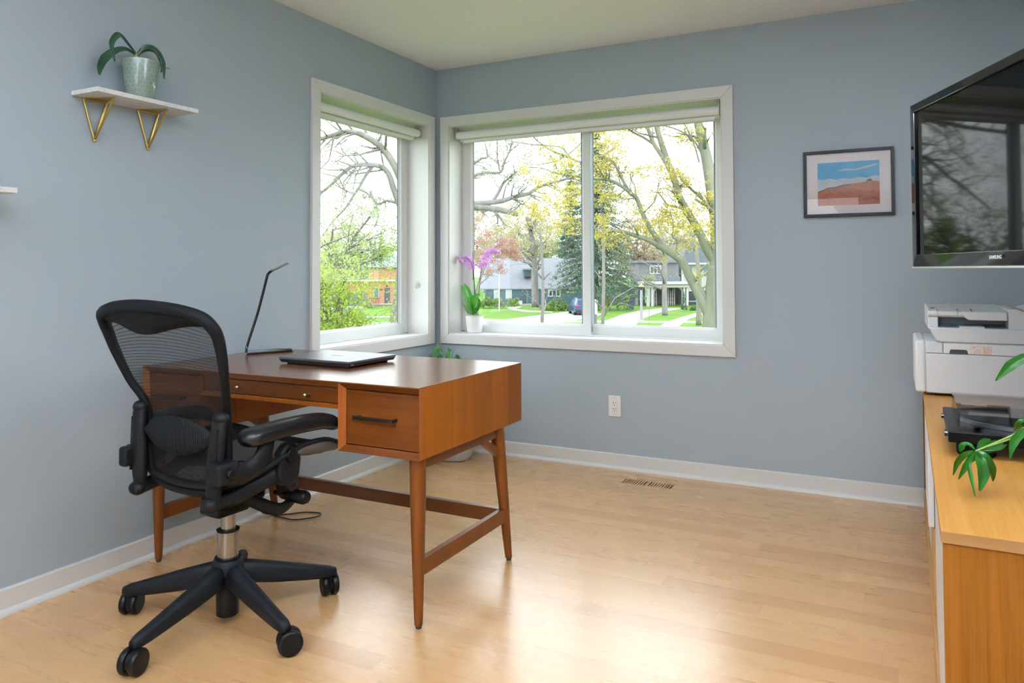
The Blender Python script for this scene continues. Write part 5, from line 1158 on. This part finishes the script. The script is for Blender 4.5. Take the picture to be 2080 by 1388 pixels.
# far trees that close the view
far = [('pale olive tree far behind the blue house near the orchid', 985, 150, 470, 60, 50, l_far2), ('tall yellow-green tree far behind the blue house chimney side', 1070, 145, 450, 60, 55, l_pale), ('pale green tree far behind the tall spruce', 1180, 160, 480, 70, 50, l_far), ('olive tree far behind the grey-sided house', 1290, 150, 505, 60, 44, l_far2), ('yellowish tree far behind the white pergola', 1350, 155, 500, 55, 44, l_pale), ('green tree far behind the big grey roof', 1420, 165, 485, 60, 44, l_far), ('pale green tree far behind the window edge at right', 1500, 150, 490, 60, 50, l_far2),
    ('olive tree far behind the brick house', 690, 150, 520, 50, 46, l_far2), ('bright green tree right behind the brick house roof', 748, 125, 512, 46, 40, l_far), ('pale tree far left behind the garage', 640, 150, 520, 50, 46, l_pale), ('green tree beyond the right end of the brick house', 830, 135, 500, 50, 50, l_far), ('yellow-green tree between brick house and blue house', 900, 150, 490, 60, 50, l_pale), ('pale tree far to the left beyond the street', 560, 150, 510, 60, 50, l_far)]
far += [('broad pale tree beyond the right edge of the wide window', 1640, 110, 480, 70, 60, l_pale), ('dense olive tree further right beyond the wide window', 1850, 125, 470, 90, 70, l_far2), ('pale green tree well to the left beyond the narrow window', 430, 120, 500, 70, 60, l_far), ('rounded pale tree far behind the flagpole', 1020, 120, 500, 46, 50, l_pale), ('light green tree far behind the dormer of the blue house', 1110, 125, 490, 50, 56, l_far), ('pale pinkish tree far behind the roof of the grey house', 1300, 125, 480, 44, 56, lm('leaf_far_pink', (.55,.45,.33), .25, .3)), ('light yellow tree far behind the forked lawn tree', 1365, 140, 470, 50, 60, l_pale), ('light green tree far behind the redbud stems', 690, 118, 500, 44, 50, l_pale)]
for i_, (lab, x, d, yc, rx, ry, m_) in enumerate(far):
    d += (0, 20, 44, 66, 88)[i_ % 5] if i_ < 13 else (i_-13)*2
    simple_tree('distant_tree', lab, 'tree', x, d, [(x,600),(x+2,580),(x+3,550),(x+2,520)], 4, 2, bk_grey, [(x, yc, rx, ry, 60), (x-rx*.5, yc+ry*.6, rx*.8, ry*.6, 40), (x+rx*.5, yc+ry*.6, rx*.8, ry*.6, 40), (x, yc+ry*1.1, rx, ry*.5, 50)], 12, 2.6, m_, 'far trees', twigs=4)

# ------------------------------------------------------------------ houses
class Fac:
    def __init__(s, name, label, cat, x, d): s.e = thing(name, label, cat, base_at(x, d), YAW); s.d = d; s.x = x; s.inv = Matrix.LocRotScale(s.e.location, s.e.rotation_euler.to_quaternion(), None).inverted()
    def u(s, x, y): q = s.inv @ P(x, y, s.d); return q.x, q.z
    def box(s, b, x0, x1, y0, y1, w0, w1):                 # y0 top row, y1 bottom row
        ym = (y0+y1)/2; u0, _ = s.u(x0, ym); u1, _ = s.u(x1, ym); xm = (x0+x1)/2; _, zt = s.u(xm, y0); _, zb = s.u(xm, y1)
        b.box((u0, w0, max(zb, 0)), (u1, w1, zt)); return b
    def part(s, name, m, *bs, par=None, bev=0):
        b = B()
        for q in bs: s.box(b, *q)
        return b.obj(name, m, par or s.e, bevel=bev)
    def prism(s, name, m, pts, w0, w1, par=None):
        b = B().prism([s.u(x, y) for x, y in pts], w0, w1, lambda u, v, d: (u, d, v)); return b.obj(name, m, par or s.e)
    def gable(s, name, m, x0, x1, ye, yr, w0, w1, over=.15):   # roof with ridge parallel to the facade
        u0, ze = s.u(x0, ye); u1, _ = s.u(x1, ye); _, zr = s.u((x0+x1)/2, yr); wm = (w0+w1)/2
        zr = s.inv.translation.z*0 + zr*(s.d+wm)/s.d - 0*ze
        b = B().prism([(w0-over, ze+.02), (wm, zr), (w1+over, ze+.02), (w1+over, ze-.10), (wm, zr-.2), (w0-over, ze-.10)], u0-over, u1+over, lambda w, v, d: (d, w, v)); return b.obj(name, m, s.e)
    def window(s, x0, x1, y0, y1, frame, glass, w=-.06, mull=0, bars=0):
        f = B(); t = (x1-x0)*.10; s.box(f, x0, x1, y0, y1, w, w+.08); fo = f.obj('window', frame, s.e)
        g = B(); n = mull+1; wd = (x1-x0-t)/n
        for k in range(n): s.box(g, x0+t+wd*k, x0+wd*(k+1), y0+t, y1-t, w-.03, w)
        g.obj('pane', glass, fo); return fo
siding_b = NT('blue_siding'); 
def sid(name, c, c2):
    t = NT(name); sx = t.node('ShaderNodeSeparateXYZ'); t.l.new(t.coord('Object'), sx.inputs[0]); k = t.math('LESS_THAN', t.math('FRACT', t.math('MULTIPLY', sx.outputs[2], 4.5)), .12)
    t.set(t.b.inputs['Base Color'], t.mix(k, ex(c), ex(c2))); t.b.inputs['Roughness'].default_value = .8; return t.m
teal = sid('teal_siding', (.085,.165,.21), (.05,.11,.15)); greys = sid('grey_siding', (.26,.26,.27), (.19,.19,.20)); slate = sid('slate_siding', (.12,.155,.18), (.08,.11,.13)); cream = M('cream_siding', (.56,.55,.50), .8, var=.05, vscale=1)
roofg = M('roof_grey', (.24,.26,.29), .9, var=.12, vscale=3); roofs = M('roof_slate', (.19,.215,.25), .9, var=.14, vscale=3)
whp = M('house_white', (.66,.66,.65), .6); gl_d = M('house_glass', (.05,.07,.08), .12); gl_g = M('house_glass_green', (.12,.24,.20), .15); shadew = M('blind_white', (.52,.56,.55), .6)
def brickm():
    t = NT('orange_brick'); tc = t.node('ShaderNodeTexCoord'); mp = t.node('ShaderNodeMapping'); mp.inputs['Rotation'].default_value = (R(90),0,0); t.l.new(tc.outputs['Object'], mp.inputs[0])
    bt_ = t.node('ShaderNodeTexBrick'); t.l.new(mp.outputs[0], bt_.inputs['Vector']); bt_.inputs['Color1'].default_value = (*ex((.62,.29,.15)),1); bt_.inputs['Color2'].default_value = (*ex((.52,.23,.12)),1); bt_.inputs['Mortar'].default_value = (*ex((.50,.40,.32)),1)
    bt_.inputs['Scale'].default_value = 3; bt_.inputs['Mortar Size'].default_value = .012; t.l.new(bt_.outputs[0], t.b.inputs['Base Color']); t.b.inputs['Roughness'].default_value = .85; return t.m
brk = brickm(); doorb = M('door_blue_grey', (.075,.09,.12), .5)
f = Fac('blue_house', 'low blue-sided house with a long grey roof across the street', 'house', 1085, 96)
f.part('wall', teal, (985,1200,585,622,0,9)); f.gable('roof', roofg, 978, 1204, 587, 528, 0, 10)
f.window(1003, 1015, 587.5, 607, whp, shadew); f.window(1027, 1040, 587.5, 607.5, whp, shadew); f.window(1113, 1139, 588, 603, whp, gl_d, mull=2); f.window(1150, 1170, 592, 596, whp, shadew)
f.part('front_door', doorb, (1060,1067,590,617,-.05,.05)); f.part('side_light', gl_g, (1069,1073,590,616,-.04,.05)); f.part('step', conc, (1054,1080,617,622,-1.4,0)); f.part('planter', whp, (1053,1061,611,618,-1.0,-.4))
dm = f.part('dormer', teal, (1064,1080,548,563,.9,3)); f.part('dormer_pane', gl_d, (1068,1077,553,562,.85,.9), par=dm); f.part('dormer_roof', roofg, (1062,1082,546,549,.7,3.2), par=dm)
f = Fac('brick_house', 'orange brick house with a dark garage door seen through the narrow window', 'house', 760, 95)
f.part('wall', brk, (700,830,571,621.5,0,8), (745,850,541,572,1,8)); f.part('garage_wing', M('lilac_siding', (.50,.48,.52), .8), (600,700,562,622,2,8))
f.part('cornice', whp, (698,832,568.5,572,-.25,0)); f.gable('roof', roofg, 735, 860, 543, 522, .8, 8)
f.part('garage_door', M('garage_blue_grey', (.16,.19,.25), .5, var=.05), (704,745,594.5,621.5,-.04,.06)); f.window(759.5, 769.5, 584, 605, whp, gl_g)
f.part('front_door', doorb, (781,792,585,616,-.05,.05)); f.part('stoop', M('stoop_brick', (.42,.30,.24), .85), (756,800,618,622,-1.6,0)); f.part('stoop_slab', conc, (755,801,616.5,618.3,-1.7,0))
rl = B(); 
for x in np.arange(757, 776, 2.2): f.box(rl, x, x+.5, 606, 617, -1.55, -1.5)
f.box(rl, 756, 776, 605.5, 606.3, -1.57, -1.49); rl.obj('railing', M('iron_black', (.03,.03,.03), .6), f.e)
f.part('house_number', M('number_plate', (.10,.10,.10), .6), (772,777.5,587,590,-.03,0)); f.part('porch_lamp', M('iron_black', (.03,.03,.03), .6), (784.5,787,580,583.5,-.15,0))
f = Fac('grey_house', 'grey-sided house with a white pergola over its drive', 'house', 1345, 93)
f.part('wall', greys, (1300,1382,533,575,1,8), (1345,1382,575,624,4,8)); f.part('low_wing', slate, (1210,1314,584,622,1.5,6)); f.part('upper_roof', roofg, (1296,1381,529,534,.6,8.4))
f.prism('lower_roof', roofs, [(1330,562),(1380,562),(1381,574),(1322,574)], -.5, 1); f.window(1322, 1346, 539, 557, whp, gl_d, w=.9, mull=2); f.window(1293.5, 1300, 590, 622, whp, M('door_glass_pale', (.40,.42,.42), .3), w=1.4)
pg_ = f.part('pergola', whp, (1305,1394,577,583.5,-2.5,1.5), (1300,1398,572,577,-2.9,1.8), bev=.03)
for x0, x1 in ((1308,1313.5),(1316,1321),(1380,1384),(1386,1390)): f.part('pergola_post', whp, (x0,x1,583,625,-2.3,-1.7))
lt = B()
for x0 in (1325,1329,1333,1358,1362,1366,1370): f.box(lt, x0, x0+1.6, 583, 623, .2, .4)
for y0 in (590,598,606,614): f.box(lt, 1325, 1335, y0, y0+1, .2, .4); f.box(lt, 1357, 1372, y0, y0+1, .2, .4)
lt.obj('trellis', whp, f.e)
ac = B()
for xa, s in ((1321,1),(1380,-1)):
    pts = [f.u(xa+s*11*(1-math.cos(t)), 583+13*(1-math.sin(t))) for t in np.linspace(0, PI/2, 7)]; ac.tube([(u, -2.0, v) for u, v in pts], .09, 6)
ac.obj('pergola_brace', whp, f.e); f.part('garage_opening', M('taupe_door', (.25,.22,.19), .8), (1335,1344,584,622,3.5,3.9)); f.part('hanging_lantern', M('iron_black', (.03,.03,.03), .6), (1357.5,1361,584,590,-1.5,-1.2))
f = Fac('white_house', 'white house with a steep grey roof behind the big maple trunk', 'house', 1440, 95)
f.part('wall', cream, (1385,1540,533,624,0,9)); f.prism('roof', roofs, [(1383,535.5),(1394,493),(1560,493),(1560,535.5)], -.6, 9.5); f.part('eave_board', whp, (1383,1545,534,537.5,-.7,0))
f.window(1395.5, 1406.5, 540, 562, whp, gl_g); f.window(1428, 1440, 540, 562, whp, gl_g); f.window(1463, 1475, 540, 562, whp, gl_d); wb = f.window(1397, 1415, 590, 613, whp, gl_d); f.part('window_box', M('box_dark', (.05,.06,.06), .7), (1396,1418,613,619,-.5,0)); f.part('corner_board', whp, (1384,1388,537,624,-.08,0))
# ------------------------------------------------------------------ street furniture and car
f = Fac('lamp_post', 'grey lamp post with a copper cap beside the brick drive', 'lamp post', 1302, 64)
for nm, mm, prof in (('post', M('post_grey', (.36,.37,.38), .6), [(.28,0),(.28,.12),(.12,.18),(.10,2.75)]), ('lantern', gl_d, [(.10,2.75),(.16,2.85),(.17,3.02)]), ('cap', M('copper_cap', (.55,.28,.16), .45), [(.26,3.02),(.24,3.08),(.06,3.28),(.03,3.40)])): B().lathe(prof, 14).obj(nm, mm, f.e, smooth=True)
f = Fac('flagpole', 'thin white flagpole on the lawn of the blue house', 'flagpole', 1014, 82); _, zt = f.u(1014, 541); B().cyl((0,0,0), (0,0,zt), .07, .05, 8).ball((0,0,zt), .12, 8, 6).obj('pole', whp, f.e, smooth=True)
f = Fac('post_box', 'white capped box on a grey-brown post just right of the window stile', 'mailbox', 1208.5, 40); _, z1 = f.u(1208, 638); _, z2 = f.u(1208, 613)
B().cyl((0,0,0), (0,0,z1), .10, .10, 12).obj('post', bk_grey, f.e, smooth=True); B().box((-.11,-.11,z1-.02), (.11,.11,z2)).box((-.13,-.13,z2), (.13,.13,z2+.05)).prism([(-.13,z2+.05),(.13,z2+.05),(0,z2+.12)], -.13, .13, lambda u, v, d: (u, d, v)).obj('box', whp, f.e, bevel=.01)
f = Fac('marker_rod', 'thin upright metal rod near the street in front of the white pergola', 'rod', 1318, 30); _, z1 = f.u(1318, 598); B().cyl((0,0,0), (0,0,z1), .008, .006, 6).obj('rod', M('rod_grey', (.16,.16,.16), .5), f.e)
f = Fac('waste_bin', 'dark blue wheeled bin behind the slim arborvitae', 'bin', 1281, 84); B().box((-.3,-.3,.05), (.3,.3,.95)).obj('bin_body', M('bin_blue', (.06,.09,.14), .5), f.e, bevel=.03); B().box((-.33,-.33,.95), (.33,.33,1.03)).obj('lid', M('bin_blue', (.06,.09,.14), .5), f.e, bevel=.02)
car = thing('parked_car', 'blue sport utility car parked on the pale drive, seen from behind', 'car', base_at(1187, 73), YAW+R(6))
cb_ = M('car_blue', (.045,.10,.30), .25, .3, coat=.6); cg = M('car_glass', (.02,.03,.04), .08); ctr = M('car_trim', (.02,.02,.022), .5)
def sec(y, w, z0, zb, zs, zr, wr): return [(-w,y,z0),(w,y,z0),(w*1.02,y,zb),(w,y,zs),(wr,y,zr),(-wr,y,zr),(-w,y,zs),(-w*1.02,y,zb)]
B().rings([sec(-.05,.82,.42,.75,1.02,1.04,.80), sec(.05,.93,.34,.75,1.05,1.10,.80), sec(.25,.95,.30,.75,1.08,1.58,.70), sec(.5,.95,.30,.75,1.08,1.68,.69), sec(2.2,.95,.30,.75,1.05,1.68,.68), sec(3.0,.95,.30,.75,1.02,1.08,.78), sec(4.4,.90,.32,.70,.92,.95,.75), sec(4.65,.75,.40,.65,.80,.82,.65)]).obj('body', cb_, car, bevel=.05, seg=2, smooth=True)
B().add([(-.68,.015,1.10),(.68,.015,1.10),(.60,.225,1.52),(-.60,.225,1.52),(-.68,.06,1.10),(.68,.06,1.10),(.60,.27,1.52),(-.60,.27,1.52)], [(0,1,2,3),(7,6,5,4),(0,4,5,1),(1,5,6,2),(2,6,7,3),(3,7,4,0)]).obj('rear_window', cg, car)
for s in (-1, 1):
    B().box((min(s*.56, s*.92), -.07, .86), (max(s*.56, s*.92), .10, 1.02)).obj('tail_light', M('tail_red', (.50,.03,.04), .3), car, bevel=.02)
    B().rings([[(s*q, .85+.34*math.cos(t), .34+.34*math.sin(t)) for t in [2*PI*k/20 for k in range(20)]] for q in (.70, .95)]).obj('wheel', ctr, car, smooth=True); B().rings([[(s*q, 3.6+.34*math.cos(t), .34+.34*math.sin(t)) for t in [2*PI*k/20 for k in range(20)]] for q in (.70, .95)]).obj('wheel', ctr, car, smooth=True)
    B().box((min(s*.58, s*.62), .5, 1.69), (max(s*.58, s*.62), 2.3, 1.74)).obj('roof_rail', M('rail_silver', (.5,.5,.52), .3, .8), car)
B().box((-.88,-.12,.36), (.88,.10,.60)).obj('bumper', ctr, car, bevel=.04); B().box((-.26,-.085,.74), (.26,-.04,.90)).obj('number_plate', whp, car)

# ================================================================== LIGHT
w = bpy.data.worlds.new('overcast_sky'); scn.world = w; w.use_nodes = True; nt = w.node_tree; bg = nt.nodes['Background']
tcw = nt.nodes.new('ShaderNodeTexCoord'); sxw = nt.nodes.new('ShaderNodeSeparateXYZ'); nt.links.new(tcw.outputs['Generated'], sxw.inputs[0])
rw = nt.nodes.new('ShaderNodeValToRGB'); nt.links.new(sxw.outputs[2], rw.inputs[0]); rw.color_ramp.elements[0].color = (.93,.96,1,1); rw.color_ramp.elements[1].color = (.88,.94,1.0,1); nt.links.new(rw.outputs[0], bg.inputs['Color'])
bg.inputs['Strength'].default_value = SKY
def portal(name, loc, rot, sx, sy):
    ld = bpy.data.lights.new(name, 'AREA'); ld.shape = 'RECTANGLE'; ld.size = sx; ld.size_y = sy; ld.cycles.is_portal = True
    o = bpy.data.objects.new(name, ld); COL.objects.link(o); o.location = loc; o.rotation_euler = rot
portal('window_portal', (-TH-.02, (LY0+LY1)/2, (Z0+Z1)/2), (0, R(-90), 0), Z1-Z0, LY1-LY0)
portal('window_portal', ((BX0+BX1)/2, TH+.02, (Z0+Z1)/2), (R(-90), 0, 0), BX1-BX0, Z1-Z0)
portal('window_portal', (1.55, L-TH-.02, (Z0+Z1)/2), (R(90), 0, 0), 1.6, Z1-Z0)
vs = scn.view_settings; vs.view_transform = 'Standard'; vs.look = 'None'; vs.gamma = 1; vs.use_curve_mapping = False; vs.exposure = EXPO
scn.cycles.max_bounces = 10; scn.cycles.diffuse_bounces = 6; scn.cycles.transparent_max_bounces = 32; scn.cycles.glossy_bounces = 4
scn.cycles.use_denoising = True; scn.cycles.sample_clamp_indirect = 6
scn.cycles.caustics_reflective = False; scn.cycles.caustics_refractive = False
